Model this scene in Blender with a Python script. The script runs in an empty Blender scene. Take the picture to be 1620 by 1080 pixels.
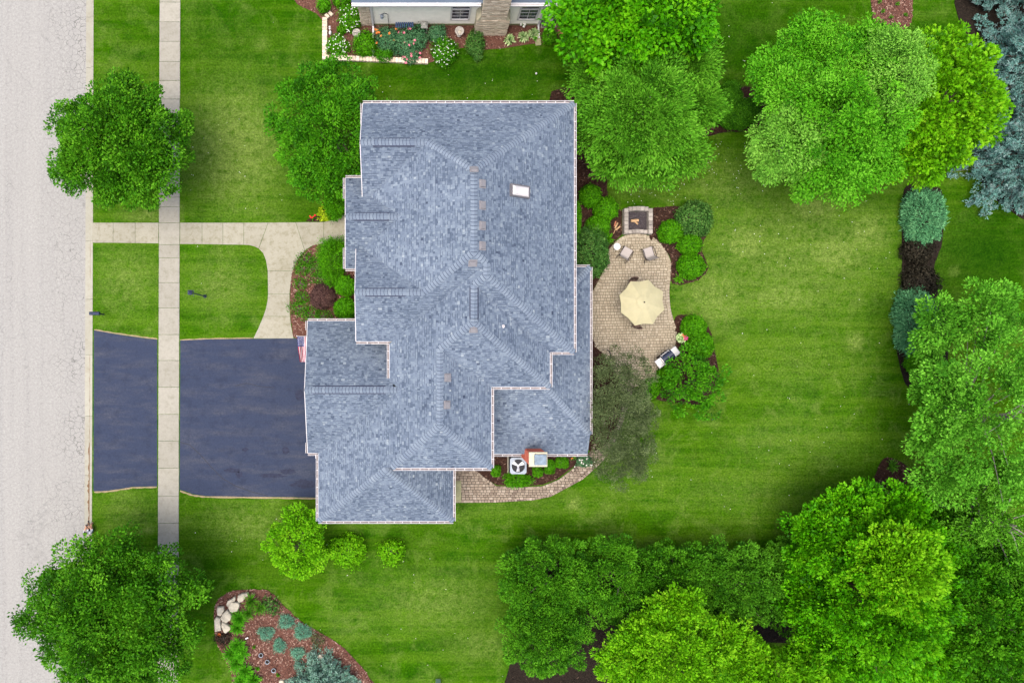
import bpy, math, random
import numpy as np
from mathutils import Vector, Matrix
from mathutils.geometry import tessellate_polygon

# ------------------------------------------------------------------ camera, sky, sun, exposure
S = 0.0375            # metres per photograph pixel on the lawn
H = 44.0              # flying height
NX, NY = 660.0, 555.0 # the point straight below the lens, in photograph pixels
CX, CY = (NX-810)*S, (540-NY)*S
sc = bpy.context.scene
cam_data = bpy.data.cameras.new('camera')
cam = bpy.data.objects.new('camera', cam_data); sc.collection.objects.link(cam)
cam.location = (CX, CY, H)
cam.rotation_euler = (0, 0, 0)
cam_data.sensor_fit = 'HORIZONTAL'
cam_data.angle = 2*math.atan(30.375/H)
cam_data.shift_x = -CX/60.75
cam_data.shift_y = -CY/60.75
cam_data.clip_end = 2000
sc.camera = cam

SUN_EL, SUN_AZ = math.radians(77), math.radians(238)
world = bpy.data.worlds.new('World'); sc.world = world
world.use_nodes = True
wn = world.node_tree
bg = wn.nodes['Background']
sky = wn.nodes.new('ShaderNodeTexSky')
sky.sky_type = 'NISHITA'; sky.sun_disc = False
sky.sun_elevation = SUN_EL; sky.sun_rotation = SUN_AZ
sky.air_density = 1.0; sky.dust_density = 6.0; sky.ozone_density = 0.0
wn.links.new(sky.outputs[0], bg.inputs[0]); bg.inputs[1].default_value = 0.135
sd = bpy.data.lights.new('sun', 'SUN'); sd.energy = 1.3; sd.angle = math.radians(45); sd.color = (1, .965, .90)
sun = bpy.data.objects.new('sun', sd); sc.collection.objects.link(sun)
sdir = Vector((math.sin(SUN_AZ)*math.cos(SUN_EL), math.cos(SUN_AZ)*math.cos(SUN_EL), math.sin(SUN_EL)))
sun.rotation_euler = sdir.to_track_quat('Z', 'Y').to_euler()
sun.location = (0, 0, 60)
vs = sc.view_settings
vs.view_transform = 'Standard'; vs.look = 'None'; vs.gamma = 1; vs.exposure = 1.38; vs.use_curve_mapping = False

# ------------------------------------------------------------------ helpers
def P(px, py, z=0.0):
    """the point at height z that the photograph shows at pixel px, py"""
    f = 1 - z/H
    return Vector((CX + (px-NX)*S*f, CY - (py-NY)*S*f, z))
def UV(u, v, z=0.0):
    return Vector((CX + u*S, CY - v*S, z))

def link(o, parent=None):
    sc.collection.objects.link(o)
    if parent is not None: o.parent = parent
    return o
def tag(o, label=None, cat=None, group=None, kind=None):
    if label: o['label'] = label
    if cat: o['category'] = cat
    if group: o['group'] = group
    if kind: o['kind'] = kind
    return o
def empty(name, loc=(0,0,0), rz=0.0, label=None, cat=None, group=None):
    o = bpy.data.objects.new(name, None); o.empty_display_size = .2
    link(o); o.location = loc; o.rotation_euler = (0, 0, rz)
    return tag(o, label, cat, group)

class MB:
    """collects shapes and builds them as one mesh object"""
    def __init__(s): s.v = []; s.f = []; s.m = []
    def add(s, vs_, fs, mi=0):
        b = len(s.v); s.v += [tuple(p) for p in vs_]
        s.f += [tuple(b+i for i in f) for f in fs]; s.m += [mi]*len(fs)
    def box(s, c, d, rz=0, mi=0, bev=0.0, tilt=None):
        x, y, z = d[0]/2, d[1]/2, d[2]/2
        if bev <= 0:
            pts = [(-x,-y,-z),(x,-y,-z),(x,y,-z),(-x,y,-z),(-x,-y,z),(x,-y,z),(x,y,z),(-x,y,z)]
            fs = [(3,2,1,0),(4,5,6,7),(0,1,5,4),(1,2,6,5),(2,3,7,6),(3,0,4,7)]
        else:
            b = min(bev, x*.9, y*.9, z*1.8)
            pts = [(-x,-y,-z),(x,-y,-z),(x,y,-z),(-x,y,-z),(-x,-y,z-b),(x,-y,z-b),(x,y,z-b),(-x,y,z-b),
                   (-x+b,-y+b,z),(x-b,-y+b,z),(x-b,y-b,z),(-x+b,y-b,z)]
            fs = [(3,2,1,0),(0,1,5,4),(1,2,6,5),(2,3,7,6),(3,0,4,7),(4,5,9,8),(5,6,10,9),(6,7,11,10),(7,4,8,11),(8,9,10,11)]
        M = Matrix.Translation(Vector(c)) @ Matrix.Rotation(rz, 4, 'Z')
        if tilt is not None: M = M @ tilt
        s.add([M @ Vector(p) for p in pts], fs, mi)
    def tube(s, pts, rad, n=8, mi=0, cap=True):
        pts = [Vector(p) for p in pts]
        if not hasattr(rad, '__len__'): rad = [rad]*len(pts)
        rings = []; ref = None
        for i, p in enumerate(pts):
            d = (pts[min(i+1, len(pts)-1)] - pts[max(i-1, 0)])
            d = d.normalized() if d.length > 1e-9 else Vector((0,0,1))
            if ref is None: ref = Vector((1,0,0)) if abs(d.x) < .8 else Vector((0,1,0))
            a = ref - d*ref.dot(d); a.normalize(); b = d.cross(a); ref = a
            rings.append([p + (a*math.cos(2*math.pi*k/n) + b*math.sin(2*math.pi*k/n))*rad[i] for k in range(n)])
        vs_ = [q for r in rings for q in r]; fs = []
        for i in range(len(pts)-1):
            for k in range(n):
                fs.append((i*n+k, i*n+(k+1)%n, (i+1)*n+(k+1)%n, (i+1)*n+k))
        if cap:
            fs.append(tuple(range(n))[::-1]); fs.append(tuple((len(pts)-1)*n+k for k in range(n)))
        s.add(vs_, fs, mi)
    def lathe(s, c, prof, n=16, mi=0):
        c = Vector(c); vs_ = []; fs = []
        for r, z in prof:
            for k in range(n):
                a = 2*math.pi*k/n; vs_.append(c + Vector((r*math.cos(a), r*math.sin(a), z)))
        for i in range(len(prof)-1):
            for k in range(n):
                fs.append((i*n+k, i*n+(k+1)%n, (i+1)*n+(k+1)%n, (i+1)*n+k))
        fs.append(tuple((len(prof)-1)*n+k for k in range(n)))
        s.add(vs_, fs, mi)
    def prism(s, poly, z0, z1, mi=0, bev=0.0):
        """a plate over the plan polygon (any shape)"""
        poly = [Vector((p[0], p[1], 0)) for p in poly]
        ar = sum(a.x*b.y - b.x*a.y for a, b in zip(poly, poly[1:]+poly[:1]))
        if ar < 0: poly = poly[::-1]
        n = len(poly)
        tris = tessellate_polygon([poly])
        up = [t if (poly[t[1]]-poly[t[0]]).cross(poly[t[2]]-poly[t[0]]).z > 0 else t[::-1] for t in tris]
        vs_ = [(p.x, p.y, z0) for p in poly] + [(p.x, p.y, z1) for p in poly]
        fs = [tuple(i+n for i in t) for t in up] + [(i, (i+1) % n, (i+1) % n+n, i+n) for i in range(n)]
        s.add(vs_, fs, mi)
    def sphere(s, c, r, n=10, m=6, mi=0, sq=(1,1,1)):
        vs_ = []; fs = []
        for i in range(m+1):
            t = math.pi*i/m
            for k in range(n):
                a = 2*math.pi*k/n
                vs_.append((c[0]+r*sq[0]*math.sin(t)*math.cos(a), c[1]+r*sq[1]*math.sin(t)*math.sin(a), c[2]+r*sq[2]*math.cos(t)))
        for i in range(m):
            for k in range(n):
                fs.append((i*n+k, (i+1)*n+k, (i+1)*n+(k+1)%n, i*n+(k+1)%n))
        s.add(vs_, fs, mi)
    def mesh(s, name, mats, smooth=False):
        me = bpy.data.meshes.new(name)
        me.from_pydata(s.v, [], s.f)
        if not isinstance(mats, (list, tuple)): mats = [mats]
        for m in mats: me.materials.append(m)
        if len(mats) > 1: me.polygons.foreach_set('material_index', s.m)
        if smooth: me.polygons.foreach_set('use_smooth', [True]*len(s.f))
        me.update(); return me
    def build(s, name, mats, parent=None, smooth=False, loc=None, rz=0.0):
        o = bpy.data.objects.new(name, s.mesh(name, mats, smooth)); link(o, parent)
        if loc is not None: o.location = loc
        if rz: o.rotation_euler = (0, 0, rz)
        return o

def place(name, me, parent, loc, rz=0.0):
    o = bpy.data.objects.new(name, me); link(o, parent); o.location = loc; o.rotation_euler = (0, 0, rz)
    return o

# ------------------------------------------------------------------ materials
def mat(name):
    m = bpy.data.materials.new(name); m.use_nodes = True
    nt = m.node_tree; b = nt.nodes['Principled BSDF']
    return m, nt, b
def N(nt, t, **kw):
    n = nt.nodes.new(t)
    for k, v in kw.items():
        if hasattr(n, k): setattr(n, k, v)
        else: n.inputs[k].default_value = v
    return n
def ramp(nt, src, stops, interp='LINEAR'):
    r = nt.nodes.new('ShaderNodeValToRGB'); r.color_ramp.interpolation = interp
    el = r.color_ramp.elements
    while len(el) < len(stops): el.new(.5)
    for e, (p, c) in zip(el, stops):
        e.position = p; e.color = (*c, 1) if len(c) == 3 else c
    nt.links.new(src, r.inputs[0]); return r
def mixc(nt, fac, a, b, mode='MIX'):
    m = nt.nodes.new('ShaderNodeMix'); m.data_type = 'RGBA'; m.blend_type = mode
    for sock, val in ((m.inputs[0], fac), (m.inputs[6], a), (m.inputs[7], b)):
        if hasattr(val, 'is_output'): nt.links.new(val, sock)
        elif isinstance(val, (int, float)): sock.default_value = val
        else: sock.default_value = (*val, 1)
    return m.outputs[2]
def mathn(nt, op, a, b=None, c=None):
    m = nt.nodes.new('ShaderNodeMath'); m.operation = op
    for i, val in enumerate((a, b, c)):
        if val is None: continue
        if hasattr(val, 'is_output'): nt.links.new(val, m.inputs[i])
        else: m.inputs[i].default_value = val
    return m.outputs[0]
def coords(nt, scale=(1,1,1), rot=0.0):
    g = nt.nodes.new('ShaderNodeNewGeometry')
    mp = nt.nodes.new('ShaderNodeMapping'); mp.inputs['Scale'].default_value = scale; mp.inputs['Rotation'].default_value = (0,0,rot)
    nt.links.new(g.outputs['Position'], mp.inputs[0]); return mp.outputs[0]
def noise(nt, vec, scale, detail=4, rough=.6, dist=0.0):
    n = nt.nodes.new('ShaderNodeTexNoise')
    n.inputs['Scale'].default_value = scale; n.inputs['Detail'].default_value = detail
    n.inputs['Roughness'].default_value = rough; n.inputs['Distortion'].default_value = dist
    nt.links.new(vec, n.inputs['Vector']); return n.outputs[0]
def bump(nt, b, h, strength=.3, dist=.02):
    n = nt.nodes.new('ShaderNodeBump'); n.inputs['Strength'].default_value = strength; n.inputs['Distance'].default_value = dist
    nt.links.new(h, n.inputs['Height']); nt.links.new(n.outputs[0], b.inputs['Normal'])
def attr(nt, name):
    a = nt.nodes.new('ShaderNodeAttribute'); a.attribute_name = name; return a.outputs['Fac']

def plain(name, col, rough=.6, metal=0.0, var=.12, scale=6.0, bumps=0.0):
    m, nt, b = mat(name); v = coords(nt)
    n = noise(nt, v, scale, 5)
    lo = tuple(c*(1-var) for c in col); hi = tuple(min(1, c*(1+var)) for c in col)
    r = ramp(nt, n, [(.3, lo), (.7, hi)])
    nt.links.new(r.outputs[0], b.inputs['Base Color'])
    b.inputs['Roughness'].default_value = rough; b.inputs['Metallic'].default_value = metal
    if bumps: bump(nt, b, noise(nt, v, scale*6, 3), bumps, .01)
    return m

def m_concrete(name, lo, hi, stain=(.2,.19,.13), amount=.55):
    m, nt, b = mat(name); v = coords(nt)
    big = noise(nt, v, .8, 6, .65); fine = noise(nt, v, 8, 6, .85); mid = noise(nt, v, 3.2, 5, .7)
    c = ramp(nt, fine, [(.25, lo), (.75, hi)]).outputs[0]
    st = ramp(nt, mid, [(.5, (0,0,0)), (.72, (1,1,1))]).outputs[0]
    c = mixc(nt, mathn(nt, 'MULTIPLY', st, amount*.6), c, stain)
    st2 = ramp(nt, big, [(.45, (0,0,0)), (.75, (1,1,1))]).outputs[0]
    c = mixc(nt, mathn(nt, 'MULTIPLY', st2, amount*.5), c, stain)
    oi = nt.nodes.new('ShaderNodeObjectInfo')
    k = mathn(nt, 'MULTIPLY_ADD', oi.outputs['Random'], .16, .91)
    hsv = nt.nodes.new('ShaderNodeHueSaturation'); nt.links.new(k, hsv.inputs['Value']); nt.links.new(c, hsv.inputs['Color'])
    nt.links.new(hsv.outputs[0], b.inputs['Base Color']); b.inputs['Roughness'].default_value = .85
    bump(nt, b, fine, .15, .01); return m

def m_foliage(name, dark, mid, light, rough=.5, trans=.30, spec=.06, sc_=1.2):
    m, nt, b = mat(name); v = coords(nt); m['leaf'] = 1
    t = attr(nt, 'tone'); n = noise(nt, v, sc_, 3)
    f = mathn(nt, 'ADD', mathn(nt, 'MULTIPLY', t, .72), mathn(nt, 'MULTIPLY', n, .34))
    r = ramp(nt, f, [(.12, dark), (.5, mid), (.92, light)])
    nt.links.new(r.outputs[0], b.inputs['Base Color'])
    b.inputs['Roughness'].default_value = rough; b.inputs['Specular IOR Level'].default_value = spec
    tr = nt.nodes.new('ShaderNodeBsdfTranslucent')
    nt.links.new(mixc(nt, .45, r.outputs[0], light), tr.inputs['Color'])
    mx = nt.nodes.new('ShaderNodeMixShader'); mx.inputs[0].default_value = trans
    nt.links.new(b.outputs[0], mx.inputs[1]); nt.links.new(tr.outputs[0], mx.inputs[2])
    nt.links.new(mx.outputs[0], nt.nodes['Material Output'].inputs[0]); return m

def m_lawn():
    m, nt, b = mat('lawn_grass'); v = coords(nt)
    dry = attr(nt, 'dry'); rich_shade = attr(nt, 'rich_shade')
    n1 = noise(nt, v, .22, 5, .6, .5); n2 = noise(nt, v, .85, 8, .72, .4); n3 = noise(nt, coords(nt, (.10, 1.5, 1)), 1.0, 7, .7)
    n4 = noise(nt, v, 9, 6, .85); n5 = noise(nt, v, 2.4, 8, .78, .3); n6 = noise(nt, v, .62, 9, .74, .5)
    base = ramp(nt, n2, [(.30, (.006,.032,.001)), (.44, (.014,.060,.001)), (.60, (.026,.086,.0012))]).outputs[0]
    yel = ramp(nt, n1, [(.40, (0,0,0)), (.62, (1,1,1))]).outputs[0]
    base = mixc(nt, mathn(nt, 'MULTIPLY', yel, .5), base, (.034,.089,.001))
    # mown streaks running across the yard
    base = mixc(nt, mathn(nt, 'MULTIPLY', ramp(nt, n3, [(.47,(0,0,0)),(.58,(1,1,1))]).outputs[0], .55), base, (.056,.116,.007))
    base = mixc(nt, mathn(nt, 'MULTIPLY', ramp(nt, n3, [(.34,(1,1,1)),(.48,(0,0,0))]).outputs[0], .34), base, (.009,.042,.001))
    lush_shade = mixc(nt, ramp(nt, n5, [(.3,(0,0,0)),(.7,(1,1,1))]).outputs[0], (.004,.024,.001), (.014,.056,.0012))
    base = mixc(nt, rich_shade, base, lush_shade)  # deep green of lusher lawn, also carrying painted shade
    # thin dry patches
    f = mathn(nt, 'MULTIPLY', mathn(nt, 'MULTIPLY', dry, 1.5), ramp(nt, n5, [(.36, (.10,.10,.10)), (.60, (1,1,1))]).outputs[0])
    f2 = mathn(nt, 'MULTIPLY', ramp(nt, n6, [(.46, (0,0,0)), (.62, (1,1,1))]).outputs[0], .52)
    f2 = mathn(nt, 'MULTIPLY', f2, ramp(nt, n5, [(.36, (.25,.25,.25)), (.56, (1,1,1))]).outputs[0])
    f2 = mathn(nt, 'MULTIPLY', f2, mathn(nt, 'SUBTRACT', 1.0, rich_shade))
    f = mathn(nt, 'MINIMUM', mathn(nt, 'MAXIMUM', f, f2), .95)
    base = mixc(nt, f, base, (.104,.152,.030))
    g = ramp(nt, n4, [(.30, (.30,.34,.30)), (.5, (.90,.92,.90)), (.70, (1.70,1.66,1.6))]).outputs[0]
    base = mixc(nt, 1.0, base, g, 'MULTIPLY')
    nt.links.new(base, b.inputs['Base Color']); b.inputs['Roughness'].default_value = .9
    b.inputs['Specular IOR Level'].default_value = .0
    bump(nt, b, n4, .6, .05); return m

def m_road():
    m, nt, b = mat('old_asphalt'); v = coords(nt)
    fine = noise(nt, v, 8, 7, .9); big = noise(nt, v, .35, 6, .65); strk = noise(nt, coords(nt, (2.2, .05, 1)), 1.0, 5, .6)
    vo = nt.nodes.new('ShaderNodeTexVoronoi'); vo.feature = 'DISTANCE_TO_EDGE'; vo.inputs['Scale'].default_value = 3.1
    wv = nt.nodes.new('ShaderNodeVectorMath'); wv.operation = 'ADD'
    nz = nt.nodes.new('ShaderNodeTexNoise'); nz.inputs['Scale'].default_value = 2.5; nt.links.new(v, nz.inputs['Vector'])
    sub = nt.nodes.new('ShaderNodeVectorMath'); sub.operation = 'SCALE'; sub.inputs['Scale'].default_value = .22
    nt.links.new(nz.outputs['Color'], sub.inputs[0]); nt.links.new(v, wv.inputs[0]); nt.links.new(sub.outputs[0], wv.inputs[1])
    nt.links.new(wv.outputs[0], vo.inputs['Vector'])
    crack = ramp(nt, vo.outputs['Distance'], [(.0, (1,1,1)), (.045, (0,0,0))]).outputs[0]
    where = ramp(nt, strk, [(.47, (0,0,0)), (.60, (1,1,1))]).outputs[0]
    sx = nt.nodes.new('ShaderNodeSeparateXYZ'); nt.links.new(v, sx.inputs[0])
    mr = nt.nodes.new('ShaderNodeMapRange'); mr.inputs['From Min'].default_value = -28.6; mr.inputs['From Max'].default_value = -25.9; nt.links.new(sx.outputs['X'], mr.inputs['Value'])
    edge_ = mathn(nt, 'MULTIPLY', mr.outputs[0], ramp(nt, noise(nt, v, .45, 4), [(.35, (.2,.2,.2)), (.6, (1,1,1))]).outputs[0])
    where = mathn(nt, 'MAXIMUM', mathn(nt, 'MULTIPLY', where, .55), mathn(nt, 'MULTIPLY', edge_, 1.25))
    vo2 = nt.nodes.new('ShaderNodeTexVoronoi'); vo2.feature = 'DISTANCE_TO_EDGE'; vo2.inputs['Scale'].default_value = .33
    nt.links.new(wv.outputs[0], vo2.inputs['Vector'])
    crack2 = ramp(nt, vo2.outputs['Distance'], [(.0, (1,1,1)), (.007, (0,0,0))]).outputs[0]
    c = ramp(nt, fine, [(.25, (.17,.166,.160)), (.75, (.525,.515,.50))]).outputs[0]
    c = mixc(nt, mathn(nt, 'MULTIPLY', ramp(nt, big, [(.4,(0,0,0)),(.75,(1,1,1))]).outputs[0], .4), c, (.34,.33,.32))
    c = mixc(nt, mathn(nt, 'MULTIPLY', ramp(nt, strk, [(.4,(0,0,0)),(.7,(1,1,1))]).outputs[0], .22), c, (.27,.265,.27))
    c = mixc(nt, mathn(nt, 'MULTIPLY', mathn(nt, 'MULTIPLY', crack, where), .80), c, (.13,.125,.12))
    c = mixc(nt, mathn(nt, 'MULTIPLY', crack2, .22), c, (.12,.12,.12))
    nt.links.new(c, b.inputs['Base Color']); b.inputs['Roughness'].default_value = .9
    bump(nt, b, fine, .2, .01); return m

def m_driveway():
    m, nt, b = mat('sealed_asphalt'); v = coords(nt)
    fine = noise(nt, v, 9, 7, .9); strk = noise(nt, coords(nt, (.35, 1.6, 1)), 1.0, 6, .7); blot = noise(nt, v, 1.6, 5, .7)
    c = ramp(nt, fine, [(.25, (.026,.036,.074)), (.75, (.056,.075,.138))]).outputs[0]
    f = mathn(nt, 'MULTIPLY', ramp(nt, strk, [(.46,(0,0,0)),(.74,(1,1,1))]).outputs[0], ramp(nt, fine, [(.4,(.2,.2,.2)),(.6,(1,1,1))]).outputs[0])
    c = mixc(nt, mathn(nt, 'MULTIPLY', f, .55), c, (.165,.155,.155))
    c = mixc(nt, mathn(nt, 'MULTIPLY', ramp(nt, blot, [(.5,(0,0,0)),(.72,(1,1,1))]).outputs[0], .6), c, (.022,.030,.062))
    nt.links.new(c, b.inputs['Base Color']); b.inputs['Roughness'].default_value = .75
    bump(nt, b, fine, .25, .01); return m

def m_mulch(name, lo, mid, hi):
    m, nt, b = mat(name); v = coords(nt)
    n = noise(nt, v, 11, 6, .85); n2 = noise(nt, v, .9, 4)
    c = ramp(nt, n, [(.3, lo), (.52, mid), (.74, hi)]).outputs[0]
    c = mixc(nt, mathn(nt, 'MULTIPLY', n2, .4), c, mid)
    nt.links.new(c, b.inputs['Base Color']); b.inputs['Roughness'].default_value = .95
    bump(nt, b, n, .8, .05); return m

def m_toned(name, stops, rough=.8, nscale=30, amount=.25, bumps=.2, weather=False):
    """colour picked per piece by the tone attribute, with fine grain"""
    m, nt, b = mat(name); v = coords(nt)
    t = attr(nt, 'tone'); c = ramp(nt, t, stops).outputs[0]
    n = noise(nt, v, nscale, 4, .75)
    g = ramp(nt, n, [(.25, (1-amount,)*3), (.75, (1+amount,)*3)]).outputs[0]
    c = mixc(nt, 1.0, c, g, 'MULTIPLY')
    if weather:
        wn_ = ramp(nt, noise(nt, v, .45, 6, .65, .4), [(.3, (.80,.82,.84)), (.7, (1.14,1.13,1.11))]).outputs[0]
        c = mixc(nt, 1.0, c, wn_, 'MULTIPLY')
    nt.links.new(c, b.inputs['Base Color']); b.inputs['Roughness'].default_value = rough
    bump(nt, b, n, bumps, .008); return m

M = {}
M['lawn'] = m_lawn(); M['road'] = m_road(); M['drive'] = m_driveway()
M['walk'] = m_concrete('pavement_concrete', (.345,.325,.275), (.455,.43,.37))
M['walk2'] = m_concrete('front_walk_concrete', (.345,.325,.25), (.455,.43,.345), (.20,.18,.10), .9)
M['kerb'] = m_concrete('kerb_concrete', (.37,.355,.29), (.46,.445,.37), (.25,.2,.12), .5)
M['dirt'] = m_mulch('gutter_dirt', (.10,.06,.035), (.20,.12,.07), (.34,.25,.15))
M['mulch'] = m_mulch('bark_mulch', (.012,.006,.004), (.036,.016,.011), (.10,.055,.04))
M['mulch_red'] = m_mulch('red_mulch', (.045,.020,.015), (.130,.058,.042), (.30,.17,.125))
M['soil'] = m_mulch('dark_soil', (.008,.006,.005), (.019,.014,.010), (.05,.038,.028))  # very dark brown, for hedge, evergreen and spruce beds and pots
SH = [(.0, (.048,.064,.115)), (.28, (.114,.148,.228)), (.55, (.178,.222,.318)), (.82, (.252,.304,.400)), (1, (.36,.41,.49))]
M['shingle'] = m_toned('asphalt_shingle', SH, .9, 26, .22, .35, True)
M['cap'] = m_toned('ridge_cap_shingle', SH, .9, 26, .18, .35)
M['vent_dark'] = plain('ridge_vent_plastic', (.06,.07,.11), .7)
M['white'] = plain('white_painted_metal', (.74,.72,.73), .45, 0, .05)
M['gutter_in'] = plain('gutter_trough_dark', (.27,.235,.235), .9, 0, .35, 9)  # darker, mottled pinkish tone inside the white trough
M['soffit'] = plain('white_soffit', (.7,.7,.7), .6)
M['siding'] = plain('grey_siding', (.56,.55,.51), .6, 0, .05)
M['boxvent'] = plain('tan_roof_vent', (.25,.245,.262), .6, 0, .1)
M['paver'] = m_toned('concrete_paver', [(0, (.27,.225,.16)), (.5, (.37,.32,.235)), (1, (.47,.415,.315))], .9, 22, .22, .3)
M['paver_old'] = m_toned('weathered_paver', [(0, (.14,.105,.085)), (.5, (.30,.245,.19)), (1, (.44,.38,.31))], .9, 22, .3, .3)
M['joint'] = plain('joint_sand', (.13,.105,.075), .95, 0, .3, 20)
M['joint_dark'] = plain('mossy_joint', (.035,.028,.02), .95, 0, .4, 20)
M['stone'] = m_toned('wall_block', [(0, (.24,.215,.19)), (1, (.43,.395,.35))], .9, 16, .3, .5)
M['brick'] = m_toned('red_brick', [(0, (.38,.08,.05)), (1, (.68,.20,.14))], .85, 20, .2, .3)
M['limestone'] = m_toned('ledge_stone', [(0, (.32,.26,.20)), (.5, (.46,.39,.31)), (1, (.60,.52,.43))], .9, 18, .25, .4)
M['mortar'] = plain('mortar', (.42,.38,.34), .95, 0, .2, 14)
M['cream_cap'] = plain('chimney_crown', (.60,.55,.40), .85, 0, .12, 8)
M['zinc'] = plain('flue_cover', (.19,.25,.31), .5, 0, .25, 5)
M['black'] = plain('black_metal', (.02,.022,.03), .45)
M['iron'] = plain('dark_iron', (.035,.042,.065), .5)
M['bark'] = plain('grey_bark', (.15,.12,.10), .9, 0, .35, 8, .5)
M['twig'] = plain('pale_twig', (.27,.25,.22), .9, 0, .3, 8)
M['glass'] = plain('window_glass', (.03,.05,.075), .08, 0, .3, 2)
M['terracotta'] = plain('terracotta', (.42,.17,.10), .85, 0, .2, 9)
M['wood'] = plain('cut_wood', (.50,.33,.18), .85, 0, .35, 14)
M['ash'] = m_mulch('fire_ash', (.02,.017,.02), (.06,.05,.055), (.24,.22,.22))
M['boulder'] = plain('pale_boulder', (.50,.46,.38), .9, 0, .28, 3.5, .6)
# ------------------------------------------------------------------ ground, road, kerb, pavement
def kx(py):  return 148.2 - 3.6*py/1080.0            # back edge of the kerb, in pixels
def swl(py): return 252.5 - 3.4*py/1080.0
def swr(py): return 285.5 - 3.2*py/1080.0
rng = np.random.default_rng(7)

def smooth_poly(pts, n=4, closed=True):
    out = []; L = len(pts)
    for i in range(L):
        p0, p1, p2, p3 = (np.array(pts[(i+k) % L], float) for k in (-1, 0, 1, 2))
        for t in np.linspace(0, 1, n, endpoint=False):
            out.append(tuple(.5*((2*p1)+(-p0+p2)*t+(2*p0-5*p1+4*p2-p3)*t*t+(-p0+3*p1-3*p2+p3)*t**3)))
    return out
def pix(poly, z=0): return [P(x, y, z)[:2] for x, y in poly]

# the lawn: one sheet with a finer grid under the picture, dropping to the road bed behind the kerb
def build_ground():
    xs = np.concatenate([[-420,-200,-90,-45,-31,-25.15], np.linspace(-24.95, 33, 194), [38,50,90,200,420]])
    ys = np.concatenate([[-420,-200,-90,-45,-28], np.linspace(-22, 22, 148), [28,45,90,200,420]])
    nx, ny = len(xs), len(ys)
    X, Y = np.meshgrid(xs, ys)
    py = 540 - Y/S
    shift = (kx(np.clip(py, -100, 1180)) - 810)*S - (-24.95)
    X = X + np.where((X > -31) & (X < -24), shift, 0)
    Z = np.where(X < -25.02 + shift, -.19, 0.0)
    px = 810 + X/S
    def blob(cx, cy, rx, ry, p=2): return np.exp(-(np.abs((px-cx)/rx)**p + np.abs((py-cy)/ry)**p))
    dry = np.zeros_like(px)
    for cx, cy, rx, ry, a in [(370,235,75,95,.95),(345,180,50,40,.6),(400,330,50,30,.35),(200,440,55,60,.55),(350,450,55,45,.6),
            (230,340,40,14,.7),(200,810,40,30,.45),(400,830,90,35,.55),(232,838,10,7,1.0),(1250,400,170,120,.55),(1150,290,110,50,.5),(1130,470,60,60,.75),(1180,385,40,30,1.0),(1320,400,60,40,.9),(1240,470,70,25,.8),(1370,370,40,40,.8),(1290,330,50,25,.8),
            (1353,540,14,14,1.1),(1265,570,120,60,.3),(1250,700,120,60,.3),(690,950,100,50,.5),(760,1020,60,30,.45),(908,797,12,12,1.1),
            (1000,730,70,40,.35),(1290,290,70,30,.4),(1180,780,140,40,.3),(413,70,12,10,.5),(560,985,40,30,.4),(1100,456,9,6,.9),(1510,428,8,6,.7),
            (1000,290,30,25,.55),(800,800,120,20,.3)]:
        dry = np.maximum(dry, a*blob(cx, cy, rx, ry))
    rich_shade = np.zeros_like(px)  # richer green lawn, plus shade painted in beside houses, trees and hedges
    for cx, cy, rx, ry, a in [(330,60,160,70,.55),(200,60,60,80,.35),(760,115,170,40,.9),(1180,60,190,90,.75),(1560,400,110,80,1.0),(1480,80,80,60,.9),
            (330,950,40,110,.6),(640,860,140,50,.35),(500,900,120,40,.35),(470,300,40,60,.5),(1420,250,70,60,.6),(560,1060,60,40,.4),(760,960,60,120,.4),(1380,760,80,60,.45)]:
        rich_shade = np.maximum(rich_shade, a*blob(cx, cy, rx, ry))
    me = bpy.data.meshes.new('ground')
    idx = np.arange(nx*ny).reshape(ny, nx)
    q = np.stack([idx[:-1,:-1], idx[:-1,1:], idx[1:,1:], idx[1:,:-1]], -1).reshape(-1, 4)
    me.from_pydata(np.stack([X, Y, Z], -1).reshape(-1, 3).tolist(), [], q.tolist())
    for nm, arr in (('dry', dry), ('rich_shade', rich_shade)):
        a = me.attributes.new(nm, 'FLOAT', 'POINT'); a.data.foreach_set('value', arr.reshape(-1).astype(np.float32))
    me.materials.append(M['lawn'])
    o = link(bpy.data.objects.new('ground', me))
    tag(o, 'mown green lawn with dry patches around the house', kind='structure')
build_ground()

mb = MB()
ys = np.linspace(-140, 1240, 24)
L_ = [P(-900, y)[:2] for y in ys]; R_ = [P(kx(y)-13.2, y)[:2] for y in ys]
mb.prism([*L_, *R_[::-1]], -.30, -.125)
tag(mb.build('road', M['road']), 'pale cracked asphalt street along the left edge', kind='structure')

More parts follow.
